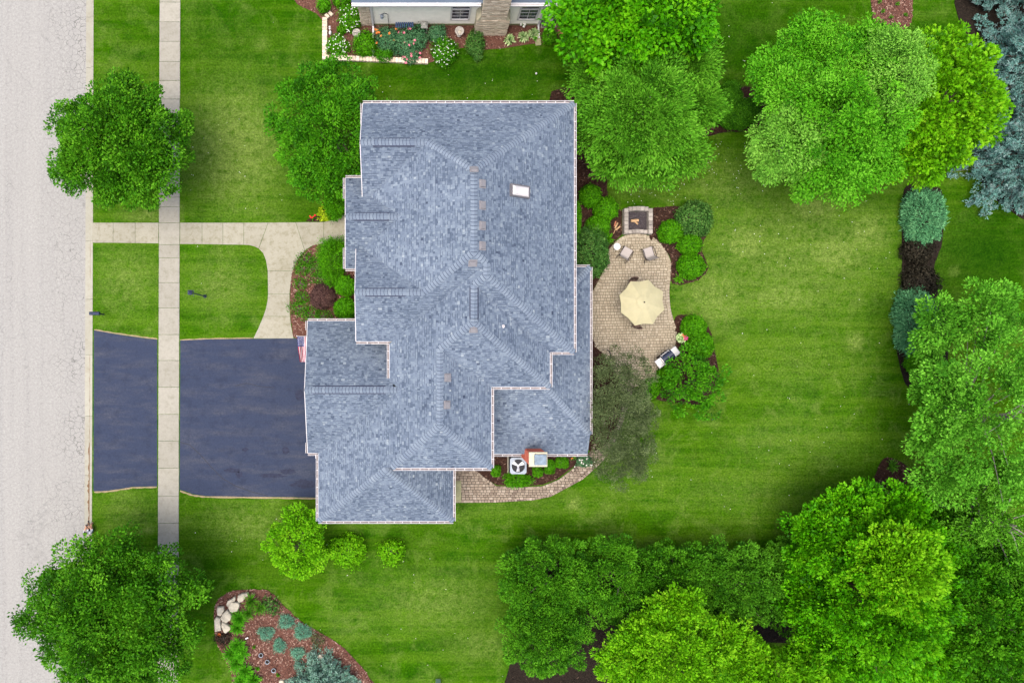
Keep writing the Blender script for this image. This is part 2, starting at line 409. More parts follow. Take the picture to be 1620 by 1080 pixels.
kerb = tag(empty('kerb', P(148, 540)), 'concrete kerb and gutter pan beside the street', kind='structure')
kerb.location = (0, 0, 0)
joints = [-140, -62, 26, 106, 200, 290, 381, 473, 561, 658, 752, 846, 940, 1030, 1120, 1220]
prof = [(-13.2,-.30),(-13.2,-.118),(-4.6,-.128),(-4.1,-.02),(-3.6,.012),(-.6,.016),(0,.008),(0,-.30)]
for a, b in zip(joints, joints[1:]):
    mb = MB(); rows = []
    for y in (a+.22, b-.22):
        rows.append([P(kx(y)+dx, y) + Vector((0,0,z)) for dx, z in prof])
    n = len(prof)
    fs = [(i, i+n, i+1+n, i+1) for i in range(n-1)] + [tuple(range(n)), tuple(range(2*n-1, n-1, -1))]
    mb.add(rows[0]+rows[1], fs)
    mb.build('kerb_segment', M['kerb'], kerb)
mb = MB()   # leaf litter and grit caught in the gutter
for a, b, w in [(560,700,.7),(700,830,2.2),(760,800,3.0),(381,440,.6),(830,880,1.2)]:
    l, r = [], []
    for y in np.linspace(a, b, 26):
        k = w*(.35+.65*abs(math.sin(y*.37)*math.cos(y*.11))); l.append(P(kx(y)-5.0-k*1.4, y)[:2]); r.append(P(kx(y)-4.75, y)[:2])
    mb.prism([*l, *r[::-1]], -.127, -.112 + .002*w)
tag(mb.build('gutter_litter', M['dirt']), 'brown leaf litter lying in the gutter', kind='stuff')

walk = tag(empty('sidewalk'), 'concrete pavement slabs parallel to the street', kind='structure')
js = [-90,-58,-27, 4, 35, 66, 98, 128, 157, 192, 232, 272, 312, 327, 352.5, 387, 408, 447, 487, 529, 570, 612, 655, 697, 740, 784, 827, 868, 908, 948, 990, 1032, 1074, 1116, 1160]
for i, (a, b) in enumerate(zip(js, js[1:])):
    mb = MB(); e = .22; dz = .016 + .004*rng.random()
    c = [P(swl(a)+e+rng.normal(0,.15), a+e), P(swr(a)-e+rng.normal(0,.15), a+e), P(swr(b)-e, b-e), P(swl(b)+e, b-e)]
    cen = sum(c, Vector())/4
    pts = [p + Vector((0,0,-.1)) for p in c] + [p + Vector((0,0,dz)) for p in c] + [p + (cen-p).normalized()*.03 + Vector((0,0,dz+.012)) for p in c]
    mb.add(pts, [(0,4,5,1)[::-1], (1,5,6,2)[::-1], (2,6,7,3)[::-1], (3,7,4,0)[::-1], (4,8,9,5)[::-1], (5,9,10,6)[::-1], (6,10,11,7)[::-1], (7,11,8,4)[::-1], (8,11,10,9)])
    mb.build('paving_slab', M['walk'], walk)

front = tag(empty('front_walk'), 'concrete front walk curving to the driveway', kind='structure')
slabs = [[(146.5,352.5),(179,352.5),(179,384),(146.2,384)], [(179.4,352.5),(214,352.5),(214,384.5),(179.4,384)], [(214.4,352.5),(251,352.5),(250.6,385),(214.4,384.5)],
    [(285,352.5),(319.5,352.5),(319.5,386.2),(285,386)], [(320,352.5),(352.5,352.5),(352.5,386.8),(320,386.2)], [(353,352.5),(385.5,352.5),(385.5,387.2),(353,386.8)],
    [(386,352.5),(424,352.3),(409,393),(402,389.5),(394,387.7),(386,387.2)],
    [(424.6,352.3),(467.5,352),(482,396.5),(472,409),(464.5,424),(463,428.3),(423.6,428.3),(421,412),(416.5,400.5),(409.6,393.4)],
    [(468,352),(512,351.5),(512,387),(503,386.5),(492,389.5),(482.4,396.2)], [(512.5,351.5),(530,347),(547,338),(570,338),(570,395),(546,395),(546,384),(512.5,387)],
    [(423.7,428.7),(462.8,428.7),(459.3,452),(458.2,465),(424.2,465)], [(424.2,465.4),(458.2,465.4),(458,482),(458.6,500.3),(416.8,500.3),(421,488),(423.5,475)],
    [(416.6,500.7),(458.7,500.7),(460.5,516),(464.3,535),(401,535.3),(409,519)]]
for poly in slabs:
    mb = MB(); z = .018 + .003*rng.random(); mb.prism(pix(poly), -.1, z); mb.build('paving_slab', M['walk2'], front)

mb = MB()
mb.prism(pix([(148.5,522.5),(160,524),(180,528),(200,531),(225,534.5),(248.8,537),(248.6,769),(230,769),(210,769.5),(195,772),(172,775.5),(155,777.5),(148,776)]), -.1, .010)
tag(mb.build('driveway_apron', M['drive']), 'dark sealed asphalt apron between street and pavement', kind='structure')
mb = MB()
mb.prism(pix([(285.3,538.5),(330,536.6),(400,535.8),(470,535),(560,535),(560,786),(500,786.5),(440,785.5),(360,785),(325,784),(305,781),(292,776),(284,774)]), -.1, .010)
dw = mb.build('driveway', M['drive']); tag(dw, 'dark sealed asphalt driveway in front of the garage', kind='structure')
mb = MB()
def ring(cx, cy, rx, ry, n=22, j=.12, seed=1):
    r = np.random.default_rng(seed); return [(cx+rx*math.cos(a)*(1+r.normal(0,j)), cy+ry*math.sin(a)*(1+r.normal(0,j))) for a in np.linspace(0, 2*math.pi, n, endpoint=False)]
mb.prism(pix(ring(474,625,7,8.5,20,.04)), .011, .0145)
mb.prism(pix(ring(452,712,6,6,18,.08,4)), .011, .0145)
for k, (cx, cy, rx, ry) in enumerate([(379,750,6,5),(367,744,14,4),(430,752,22,3.5),(455,745,12,4),(480,765,18,7),(388,711,5,3)]):
    mb.prism(pix(ring(cx, cy, rx, ry, 24, .2, k+9)), .011, .0145)
M['tar'] = plain('sealer_patch', (.030,.038,.070), .7, 0, .3, 6)
mb.build('sealer_patch', M['tar'], dw)
mb = MB()
def crackline(pts, w=.014):
    l, r = [], []
    pts = [P(*p) for p in pts]
    for i in range(len(pts)):
        d = (pts[min(i+1,len(pts)-1)]-pts[max(i-1,0)]).normalized(); n = Vector((-d.y, d.x, 0))*w
        l.append((pts[i]+n)[:2]); r.append((pts[i]-n)[:2])
    mb.prism([*l, *r[::-1]], .0112, .0136)
crackline([(285,699),(300,703),(318,720),(335,739),(352,756),(372,768),(400,778),(424,784)])
crackline([(372,610),(390,606),(412,611),(434,613)], .012)
mb.build('crack', M['black'], dw)
# trodden earth along the drive edges
mb = MB()
def strip(pts, w0, w1, z0=.0, z1=.013):
    l, r = [], []
    pts = [P(*p) for p in pts]
    for i in range(len(pts)):
        d = (pts[min(i+1,len(pts)-1)]-pts[max(i-1,0)]).normalized(); n = Vector((-d.y, d.x, 0))
        k = .5+.5*abs(math.sin(i*2.1)); l.append((pts[i]+n*w0*k)[:2]); r.append((pts[i]-n*w1*k)[:2])
    mb.prism([*l, *r[::-1]], z0, z1)
def dense(pts, m=6):
    o = []
    for a, b in zip(pts, pts[1:]):
        for t in np.linspace(0, 1, m, endpoint=False): o.append((a[0]+(b[0]-a[0])*t, a[1]+(b[1]-a[1])*t))
    return o+[pts[-1]]
strip(dense([(149,521.8),(180,527.2),(225,533.6),(249,536.4)]), .07, .02)
strip(dense([(285,538),(330,536),(400,535)]), .06, .02)
strip(dense([(149,777.5),(172,776.5),(210,770.5),(248,769.6)]), .03, .08)
strip(dense([(285,775.5),(305,782.5),(325,785),(440,786.5),(500,787.5)]), .03, .09)
M['earth'] = m_mulch('trodden_earth', (.20,.15,.08), (.36,.29,.17), (.46,.40,.26))
tag(mb.build('earth_edging', M['earth']), 'bare tan earth along the driveway edges', kind='stuff')

# ------------------------------------------------------------------ planting beds
BEDS = []
def bed(name, poly, m, label, chips=0, h=.035, smooth=True, seed=0):
    if smooth: poly = smooth_poly(poly, 5)
    r = np.random.default_rng(seed+50)
    poly = [(x+r.normal(0,.5), y+r.normal(0,.5)) for x, y in poly]
    w = pix(poly); mb = MB(); mb.prism(w, -.08, h)
    o = tag(mb.build(name, m), label, kind='structure'); BEDS.append((w, h, chips, m, seed)); return o
def inside(w, x, y):
    w = np.array(w); x0, y0 = w[:,0], w[:,1]; x1, y1 = np.roll(x0,-1), np.roll(y0,-1)
    c = np.zeros(len(x), bool)
    for a, b, cc, d in zip(x0, y0, x1, y1):
        if b == d: continue
        c ^= ((b > y) != (d > y)) & (x < (cc-a)*(y-b)/(d-b)+a)
    return c
bed('front_bed', [(516,386),(500,387),(490,393),(478,402),(468,418),(462,435),(459.5,455),(459,480),(460,500),(462.5,520),(466,534),(480,535),(500,520),(570,515),(570,430),(560,400),(548,384)], M['mulch_red'], 'curved mulch bed between front walk and house', 1500)
bed('porch_bed', [(483,350.5),(505,336),(520,318),(530,300),(560,296),(565,335),(545,339),(530,346),(512,350.5)], M['mulch'], 'small mulch bed left of the porch', 200, smooth=False)
bed('side_bed', [(868,163),(872,146),(892,139),(925,141),(936,165),(936,215),(955,240),(963,262),(960,300),(963,322),(984,334),(985,372),(974,381),(961,398),(958,415),(948,440),(934,465),(890,465),(880,163)], M['mulch'], 'dark mulch bed along the right wall of the house', 2200, smooth=False)
bed('patio_bed', [(1027,376),(1029,334),(1052,328),(1076,327),(1104,335),(1118,362),(1110,395),(1119,425),(1100,444),(1064,448),(1061,412),(1053,396),(1040,381)], M['mulch'], 'mulch bed right of the fire pit', 1200)
bed('grill_bed', [(1067,505),(1082,498),(1120,515),(1130,555),(1137,600),(1118,638),(1075,637),(1040,632),(1022,615),(1035,592),(1062,560),(1070,540)], M['mulch'], 'mulch bed behind the grill', 900)
bed('corner_bed', [(930,543),(944,549),(954,560),(962,574),(975,590),(985,640),(960,700),(925,700)], M['mulch'], 'mulch bed at the house corner under the grey green tree', 500)
bed('condenser_bed', [(745,735),(752,744),(768,757),(786,766.5),(820,768),(858,766.5),(882,757),(900,745),(920,728),(930,690),(745,700)], M['mulch'], 'dark mulch bed around the condenser and chimney', 900, smooth=False)
bed('island_bed', [(338,972),(343,952),(360,938),(385,932),(425,934),(447,955),(480,985),(530,1014),(560,1040),(585,1072),(600,1110),(390,1115),(366,1062),(350,1030),(341,1010)], M['mulch_red'], 'red mulch island bed on the lower left lawn', 5200)
bed('neighbour_bed', [(445,-30),(470,8),(500,22),(511,34),(511,90),(590,97),(676,101),(692,97),(702,84),(735,76),(760,80),(800,77),(835,71),(852,69),(872,68),(890,56),(906,30),(915,-30)], M['mulch_red'], 'mulch bed along the neighbouring house', 1800, smooth=False)
bed('round_bed', [(1380,-30),(1380,20),(1386,40),(1405,48),(1430,47),(1441,36),(1443,10),(1438,-30)], M['mulch_red'], 'rounded red mulch bed at the top edge', 500)
bed('birch_bed', [(1098,222),(1112,200),(1132,190),(1138,150),(1165,138),(1198,142),(1215,165),(1205,195),(1185,207),(1150,209),(1118,216)], M['mulch'], 'mulch bed with dark conifers beside the pale birches', 500)
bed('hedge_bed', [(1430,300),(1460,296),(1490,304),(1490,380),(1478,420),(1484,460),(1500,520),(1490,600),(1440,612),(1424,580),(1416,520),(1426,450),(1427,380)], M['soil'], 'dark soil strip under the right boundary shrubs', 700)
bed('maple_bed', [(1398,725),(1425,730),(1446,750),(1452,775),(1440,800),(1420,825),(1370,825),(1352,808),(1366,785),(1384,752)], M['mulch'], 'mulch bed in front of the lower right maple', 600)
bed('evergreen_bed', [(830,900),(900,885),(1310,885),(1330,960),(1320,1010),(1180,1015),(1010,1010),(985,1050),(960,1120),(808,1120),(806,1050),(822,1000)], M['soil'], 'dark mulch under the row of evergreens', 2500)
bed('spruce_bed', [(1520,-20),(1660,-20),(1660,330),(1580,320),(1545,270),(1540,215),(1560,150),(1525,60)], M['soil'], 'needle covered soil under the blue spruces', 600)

# loose chips on the beds
mb_v = {}; 
for w, h, n, m, seed in BEDS:
    if not n: continue
    r = np.random.default_rng(seed+len(mb_v)+3); a = np.array(w)
    x = r.uniform(a[:,0].min(), a[:,0].max(), n*2); y = r.uniform(a[:,1].min(), a[:,1].max(), n*2)
    k = inside(w, x, y); x, y = x[k], y[k]
    mb_v.setdefault(m.name, []).append((x, y, np.full(len(x), h)))
for k, lst in mb_v.items():
    x = np.concatenate([l[0] for l in lst]); y = np.concatenate([l[1] for l in lst]); z = np.concatenate([l[2] for l in lst])
    n = len(x); r = np.random.default_rng(5); a = r.uniform(0, 6.28, n); L = r.uniform(.03, .085, n); w = r.uniform(.010, .024, n)
    d = np.stack([np.cos(a), np.sin(a), r.uniform(-.3,.3,n)], 1); s = np.stack([-np.sin(a), np.cos(a), r.uniform(-.4,.4,n)], 1)
    c = np.stack([x, y, z+.014], 1)
    v = np.stack([c-d*L[:,None]-s*w[:,None], c+d*L[:,None]-s*w[:,None], c+d*L[:,None]+s*w[:,None], c-d*L[:,None]+s*w[:,None]], 1).reshape(-1,3)
    me = bpy.data.meshes.new('mulch_chips'); me.from_pydata(v.tolist(), [], np.arange(4*n).reshape(-1,4).tolist())
    t = me.attributes.new('tone','FLOAT','FACE'); t.data.foreach_set('value', r.random(n).astype(np.float32))
    if 'chip_'+k not in M:
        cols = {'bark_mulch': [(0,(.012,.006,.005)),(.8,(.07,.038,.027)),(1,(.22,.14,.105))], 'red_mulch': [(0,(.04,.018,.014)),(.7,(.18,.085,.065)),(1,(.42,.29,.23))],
                'dark_soil': [(0,(.008,.005,.004)),(.85,(.03,.019,.014)),(1,(.10,.07,.05))]}[k]
        M['chip_'+k] = m_toned('chip_'+k, cols, .9, 30, .2, .1)
    me.materials.append(M['chip_'+k])
    nm = {'bark_mulch': ('mulch_chips', 'loose dark bark chips on the house beds'), 'red_mulch': ('mulch_chips', 'loose reddish bark chips on the red beds'), 'dark_soil': ('mulch_chips', 'scattered chips and needles on dark soil')}[k]
    tag(link(bpy.data.objects.new(nm[0], me)), nm[1], kind='stuff')

# ------------------------------------------------------------------ patio and side path (small pavers, real joints)
PATIO = smooth_poly([(973,383),(987,373),(1007,369.5),(1027,373),(1042,381),(1054,397),(1061,413),(1062,430),(1060,447),(1059,464),(1061,488),(1066,507),(1071,523),(1069,543),(1055,575),(1035,597),(1005,612),(980,600),(963,575),(950,557),(938,547),(925,545),(925,462),(936,462),(946,445),(954,428),(959,410),(961,398)], 3)
PATH = smooth_poly([(717.5,741),(752,742.5),(785,768),(822,770),(858,768.5),(884,758),(912,736),(935,712),(950,680),(962,640),(975,605),(1003,612),(992,650),(978,690),(960,722),(946,737),(922,758),(872,785),(843,791),(783,794.5),(717.5,794.5)], 1)
def offset_in(poly, d):
    a = np.array(poly); ar = np.sum(a[:,0]*np.roll(a[:,1],-1)-np.roll(a[:,0],-1)*a[:,1]); sg = 1 if ar > 0 else -1
    t = np.roll(a,-1,0)-np.roll(a,1,0); t /= np.linalg.norm(t,axis=1)[:,None]+1e-9
    return a + sg*np.stack([-t[:,1], t[:,0]],1)*d
def pavers(name, poly_px, rot, row, widths, m, mj, label, dirs=None, border=True, seed=3, bw=.19):
    r = np.random.default_rng(seed)
    w = np.array(pix(poly_px)); inner = offset_in(w, bw*.45) if border else w
    mb = MB(); tone = []
    c, s_ = math.cos(rot), math.sin(rot); R = np.array([[c, s_], [-s_, c]])
    loc = w @ R.T
    y = loc[:,1].min()
    while y < loc[:,1].max():
        hgt = row*r.choice([1,1,1,.8]); x = loc[:,0].min() - r.random()*.3
        while x < loc[:,0].max():
            ww = r.choice(widths); mid = np.array([[x+ww/2, y+hgt/2]]) @ R
            cs = np.array([[x,y],[x+ww,y],[x+ww,y+hgt],[x,y+hgt]])*.25 + .75*np.array([x+ww/2, y+hgt/2]); cs = cs @ R
            if inside(inner, cs[:,0], cs[:,1]).all():
                z = .030 + r.normal(0,.003)
                mb.box((mid[0,0], mid[0,1], z/2), (ww-.022, hgt-.022, z), rot, 0, .012); tone += [r.normal(.5,.15)]*10
            x += ww
        y += hgt
    if border:
        cur = np.array(w); nxt = np.roll(cur,-1,0); seg = np.linalg.norm(nxt-cur,axis=1)
        acc = np.concatenate([[0], np.cumsum(seg)]); T = acc[-1]; k = 0.0
        off = offset_in(w, bw/2+.01)
        while k < T:
            i = min(np.searchsorted(acc, k, 'right')-1, len(cur)-1); t = (k-acc[i])/max(seg[i],1e-6)
            p = off[i]*(1-t)+off[(i+1) % len(off)]*t; d = nxt[i]-cur[i]; a = math.atan2(d[1], d[0])
            z = .036+r.normal(0,.003); mb.box((p[0], p[1], z/2), (.155, bw, z), a, 0, .012); tone += [r.normal(.42,.2)]*10
            k += .178
    me = mb.mesh(name, m); t = me.attributes.new('tone','FLOAT','FACE'); t.data.foreach_set('value', np.array(tone, np.float32))
    base = MB(); base.prism(w, -.08, .012)
    root = tag(base.build(name, mj), label, kind='structure')
    o = bpy.data.objects.new('pavers', me); link(o, root); o['kind'] = 'stuff'
    return root
pavers('patio', PATIO, .02, .175, [.13,.17,.17,.21,.25], M['paver'], M['joint'], 'tan paver patio with a soldier course border behind the house')
pavers('side_path', PATH, 0.0, .165, [.2,.24,.24], M['paver_old'], M['joint_dark'], 'weathered paver path curving below the house', seed=8, bw=.15)
mb = MB(); mb.prism(pix([(717,760),(729.5,760),(729.5,793.5),(717,793.5)]), -.05, .09)
M['stoop'] = plain('mossy_concrete', (.30,.30,.17), .9, 0, .2, 5)
tag(mb.build('door_stoop', M['stoop']), 'mossy concrete step at the lower side door', 'step')
# ------------------------------------------------------------------ the house: roof planes
class Pl:
    """roof plane z = a x + b y + c"""
    def __init__(s, a, b, c, name): s.a, s.b, s.c, s.n = a, b, c, name
    def z(s, x, y): return s.a*x + s.b*y + s.c
def plane_x(u, z, pitch, name):      # eave along north-south at u; pitch > 0 rises towards +x
    x = UV(u, 0).x; return Pl(pitch, 0.0, z-pitch*x, name)
def plane_v(v, z, pitch, name):      # eave along east-west at v; pitch > 0 rises towards +y (up in the picture)
    y = UV(0, v).y; return Pl(0.0, pitch, z-pitch*y, name)
ZE, ZG = 5.7, 2.9
fE, fG = 1-ZE/H, 1-ZG/H
def U(px, z): return (px-NX)*(1-z/H)
def V(py, z): return (py-NY)*(1-z/H)
def pit(e, r, rise): return rise/(abs(r-e)*S)
uE, uR = U(908,ZE), U(750,9.2)
pE = pit(uE, uR, 3.5)
E_ = plane_x(uE, ZE, -pE, 'east'); W_ = plane_x(2*uR-uE, ZE, pE, 'west')
vN, vR1 = V(163.5,ZE), V(268,9.2)
N_ = plane_v(vN, ZE, -pit(vN, vR1, 3.5), 'north')
vSW, vR2 = V(540,ZE), V(398,9.2)
pS = pit(vSW, vR2, 3.5)
S1W = plane_v(vSW, ZE, pS, 'south'); vSE = V(557,ZE); S1E = plane_v(vSE, ZE, pS, 'south_low')
NWS = plane_v(V(229,7.72)+2.02/.82/S, ZE, .82, 'gable_a')
vgn = 2*V(462,7.7)-vSW; SWN = plane_v(vgn, ZE, -pS, 'gable_b')
uE2, uR2 = U(870,ZE), U(750,8.4); E2 = plane_x(uE2, ZE, -pit(uE2,uR2,2.7), 'east_b')
vS2, vA2 = V(612,ZE), V(509,8.4); S2 = plane_v(vS2, ZE, pit(vS2,vA2,2.7), 'south_b')
uW4 = U(503.5,ZG); pW = pit(uW4, uR2, 5.5); W2 = plane_x(uW4, ZG, pW, 'west_b')
uR3 = U(696,7.33); uE3 = U(777.5,ZE); z3 = W2.z(UV(uR3,0).x, 0); E3 = plane_x(uE3, ZE, -pit(uE3,uR3,z3-ZE), 'east_c')
vS3, vA3 = V(740,ZE), V(672,z3); S3 = plane_v(vS3, ZE, pit(vS3,vA3,z3-ZE), 'south_c')
vGN, vGS = V(507.5,ZG), V(716.5,ZG); pG = pit(vGN, (vGN+vGS)/2, 3.1)
GN = plane_v(vGN, ZG, -pG, 'garage_n'); GS = plane_v(vGS, ZG, pG, 'garage_s')
uE4 = U(717,ZG); uA4 = U(610,5.46); zA4 = W2.z(UV(uA4,0).x, 0); E4 = plane_x(uE4, ZG, -pit(uE4,uA4,zA4-ZG), 'east_d')
vS4, vA4 = V(824,ZG), V(743,zA4); S4 = plane_v(vS4, ZG, pit(vS4,vA4,zA4-ZG), 'south_d')
uLE = U(933.5,ZG); vLN = V(422.5,ZG); LE = plane_x(uLE, ZG, -.5, 'low_e'); LN = plane_v(vLN, ZG, -.5, 'low_n')
vLS0 = V(687,ZG); LS = plane_v(vLS0, ZG, .5, 'low_s'); vLS = V(718,2.3); zLS = LS.z(0, UV(0,vLS).y)
zP = 4.9; vPN, vPS = V(281.5,zP), V(425,zP); pP = .86
PN = plane_v(vPN, zP, -pP, 'porch_n'); PS = plane_v(vPS, zP, pP, 'porch_s')
uP, uA, uB, uG = U(546.5,zP), U(574,ZE), U(563.5,ZE), U(487,ZG)
u616 = U(616,5.6); z616 = W2.z(UV(u616,0).x, 0); v598 = V(598,z616)

BIG = [(-40,-40),(40,-40),(40,40),(-40,40)]
def clip(poly, a, b, c):             # keep a x + b y + c >= 0
    out = []
    for i in range(len(poly)):
        p, q = poly[i-1], poly[i]
        dp, dq = a*p[0]+b*p[1]+c, a*q[0]+b*q[1]+c
        if (dp >= 0) != (dq >= 0):
            t = dp/(dp-dq); out.append((p[0]+(q[0]-p[0])*t, p[1]+(q[1]-p[1])*t))
        if dq >= 0: out.append(q)
    return out
def le(p, o): return (o.a-p.a, o.b-p.b, o.c-p.c)
def cons(p, le_=(), ge_=(), u0=None, u1=None, v0=None, v1=None, extra=()):
    c = [le(p, o) for o in le_] + [tuple(-k for k in le(p, o)) for o in ge_]
    if u0 is not None: c.append((1, 0, -UV(u0,0).x))
    if u1 is not None: c.append((-1, 0, UV(u1,0).x))
    if v0 is not None: c.append((0, -1, UV(0,v0).y))
    if v1 is not None: c.append((0, 1, -UV(0,v1).y))
    return c + list(extra)
def rake(u, va, vb, rec):            # gable edge leaning back towards the ridge
    a, b = UV(u, va), UV(u+rec, vb)  # from the eave to the ridge
    dx, dy = b.x-a.x, b.y-a.y; n = (-dy, dx)
    if n[0] < 0: n = (dy, -dx)
    return (n[0], n[1], -n[0]*a.x-n[1]*a.y)

vG_ = (vGN+vGS)/2; vP_ = (vPN+vPS)/2; vgA = V(229,7.72); vgB = V(462,7.7)
def meet(a, b, c):
    A = np.array([[a.a,a.b,-1],[b.a,b.b,-1],[c.a,c.b,-1]]); return Vector(np.linalg.solve(A, [-a.c,-b.c,-c.c]))
vR4 = (CY-meet(W2,E2,S1E).y)/S; vV0 = (CY-meet(W2,E3,S2).y)/S
FACES = [
 (E_, cons(E_, [N_,W_,S1W], u1=uE)), (E_, cons(E_, [S1E,W2], [S1W], u1=uE)),
 (N_, cons(N_, [E_,W_], v0=vN)), (N_, cons(N_, [NWS], [W_], v0=vN, extra=[rake(uA,vN,vgA,1.0)])),
 (NWS, cons(NWS, [N_], [W_], v1=V(318,ZE), extra=[rake(uA,2*vgA-vN,vgA,1.0)])),
 (W_, cons(W_, [E_,N_,S1W], [NWS,SWN], u0=2*uR-uE)),
 (SWN, cons(SWN, [S1W], [W_], v0=vgn, extra=[rake(uB,vgn,vgB,3.0)])),
 (S1W, cons(S1W, [SWN], [W_,W2], v1=vSW, extra=[rake(uB,vSW,vgB,3.0)])), (S1W, cons(S1W, [W_,E_], [W2], v1=vSW)),
 (S1E, cons(S1E, [E_,W2], [E2], v1=vSE)), (E2, cons(E2, [W2,S2], [S1E], u1=uE2)), (S2, cons(S2, [E2,W2], [E3], v1=vS2)),
 (W2, cons(W2, [E_,S1E], [S1W], v1=vR4)), (W2, cons(W2, [E2,S2], [S1W], u0=u616, v0=vR4, v1=vV0)), (W2, cons(W2, [E3], u0=u616, v0=vV0, v1=v598)),
 (W2, cons(W2, [E3], [GN], u0=u616-8, v0=v598, v1=vG_)), (W2, cons(W2, [E3,S3], [GS], u0=uW4, v0=vG_, v1=vS3)), (W2, cons(W2, [E4,S4], [GS], u0=uW4, v0=vS3)),
 (E3, cons(E3, [W2,S3], [S2], u1=uE3)), (S3, cons(S3, [W2,E3], v1=vS3)),
 (GN, cons(GN, [GS], u1=U(622,z616), v0=vGN, extra=[rake(uG,vGN,vG_,8.0)])),
 (GS, cons(GS, [GN], [W2], v1=vGS, extra=[rake(uG,vGS,vG_,8.0)])),
 (S4, cons(S4, [W2,E4], v1=vS4)), (E4, cons(E4, [W2,S4], u1=uE4, v0=vS3-9)),
 (LE, cons(LE, [LN,LS], u0=U(778,4)-12, u1=uLE)), (LN, cons(LN, [LE], u0=U(898,4), v0=vLN)),
 (LS, cons(LS, [LE], u0=uE3-12, u1=uLE, v1=vLS)),
 (PN, cons(PN, [PS], u1=U(650,7), v0=vPN, extra=[rake(uP,vPN,vP_,5.5)])), (PS, cons(PS, [PN], u1=U(650,7), v1=vPS, extra=[rake(uP,vPS,vP_,5.5)])),
]
house = empty('house', (0,0,0), 0, 'large house with blue grey shingled hip and gable roof beside the patio', 'house')

def shingle_mesh(pl, con, seed):
    poly = list(BIG)
    for c in con:
        poly = clip(poly, *c)
        if len(poly) < 3: return None
    g = math.hypot(pl.a, pl.b); gx, gy = pl.a/g, pl.b/g; tx, ty = -gy, gx
    cosn = 1/math.sqrt(1+g*g); ep = .138*cosn
    d = [p[0]*gx+p[1]*gy for p in poly]; s_ = [p[0]*tx+p[1]*ty for p in poly]
    verts, faces, tone = [], [], []
    def emit(quad, lift, tn):
        q = quad
        for c in con:
            if all(c[0]*p[0]+c[1]*p[1]+c[2] >= 0 for p in q): continue
            q = clip(q, *c)
            if len(q) < 3: return
        b = len(verts)
        for x, y in q:
            dd = x*gx+y*gy
            verts.append((x, y, pl.z(x, y) + lift(dd)))
        faces.append(tuple(range(b, b+len(q)))); tone.append(tn)
    b = len(verts); verts += [(x, y, pl.z(x, y)-.012) for x, y in poly]; faces.append(tuple(range(b, b+len(poly)))); tone.append(.2)
    verts += [(x, y, pl.z(x, y)-.16) for x, y in poly]; n = len(poly)
    for i in range(n): faces.append((b+i, b+n+i, b+n+(i+1) % n, b+(i+1) % n)); tone.append(.9)
    k0, k1 = math.floor(min(d)/ep), math.ceil(max(d)/ep)
    for k in range(k0, k1+1):
        r = random.Random(hash((pl.n, k)) & 0xffff if False else (sum(map(ord, pl.n))*131+k*7919) & 0xffffff)
        s = -42.0 - r.random()*.3; d0 = k*ep; row = r.gauss(0, .012)
        while s < max(s_):
            w = r.choice((.10,.12,.14,.16,.19)); t = r.random(); dark = r.random()
            if s + w > min(s_):
                tn = .55 + row + r.gauss(0, .11) + (.15 if t > .88 else 0) - (.20 if t < .16 else 0)
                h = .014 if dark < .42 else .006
                x = lambda s1, d1: (s1*tx+d1*gx, s1*ty+d1*gy)
                lift = lambda dd, d0=d0, h=h: h*(1-(dd-d0)/ep*.8)
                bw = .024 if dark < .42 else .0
                emit([x(s, d0+bw), x(s+w-.006, d0+bw), x(s+w-.006, d0+ep), x(s, d0+ep)][::1 if True else -1], lift, min(max(tn,0),1))
                if bw: emit([x(s, d0), x(s+w-.006, d0), x(s+w-.006, d0+bw), x(s, d0+bw)], lift, .12)  # printed dark band along the butt, standing in for its shadow line
            s += w
    me = bpy.data.meshes.new('roof_slope'); me.from_pydata(verts, [], faces)
    # all faces upward
    t = me.attributes.new('tone', 'FLOAT', 'FACE'); t.data.foreach_set('value', np.array(tone, np.float32))
    me.materials.append(M['shingle']); return me
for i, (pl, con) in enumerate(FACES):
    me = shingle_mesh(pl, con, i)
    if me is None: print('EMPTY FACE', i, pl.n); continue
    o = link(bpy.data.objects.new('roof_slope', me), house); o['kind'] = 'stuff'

# ridge and hip caps
def meet(a, b, c):
    A = np.array([[a.a,a.b,-1],[b.a,b.b,-1],[c.a,c.b,-1]]); return Vector(np.linalg.solve(A, [-a.c,-b.c,-c.c]))
def meet_at(a, b, x=None, y=None):
    # point of the line a = b at given x or y
    if x is not None: yy = (b.c-a.c + (b.a-a.a)*x)/(a.b-b.b) if abs(a.b-b.b) > 1e-9 else 0; return Vector((x, yy, a.z(x, yy)))
    xx = (b.c-a.c + (b.b-a.b)*y)/(a.a-b.a); return Vector((xx, y, a.z(xx, y)))
R1, R2 = meet(E_,W_,N_), meet(E_,W_,S1W)
Q, R3 = meet(E_,W2,S1W), meet(E_,W2,S1E); R4, R5 = meet(W2,E2,S1E), meet(W2,E2,S2); R6, R7 = meet(W2,E3,S2), meet(W2,E3,S3)
A4 = meet(W2,E4,S4)
capline = []   # start (low), end (high), plane a, plane b, vent from..to
NWr, SWr = meet(N_,W_,NWS), meet(S1W,W_,SWN); GR = meet(GN,GS,W2); PR = meet(PN,PS,W_)
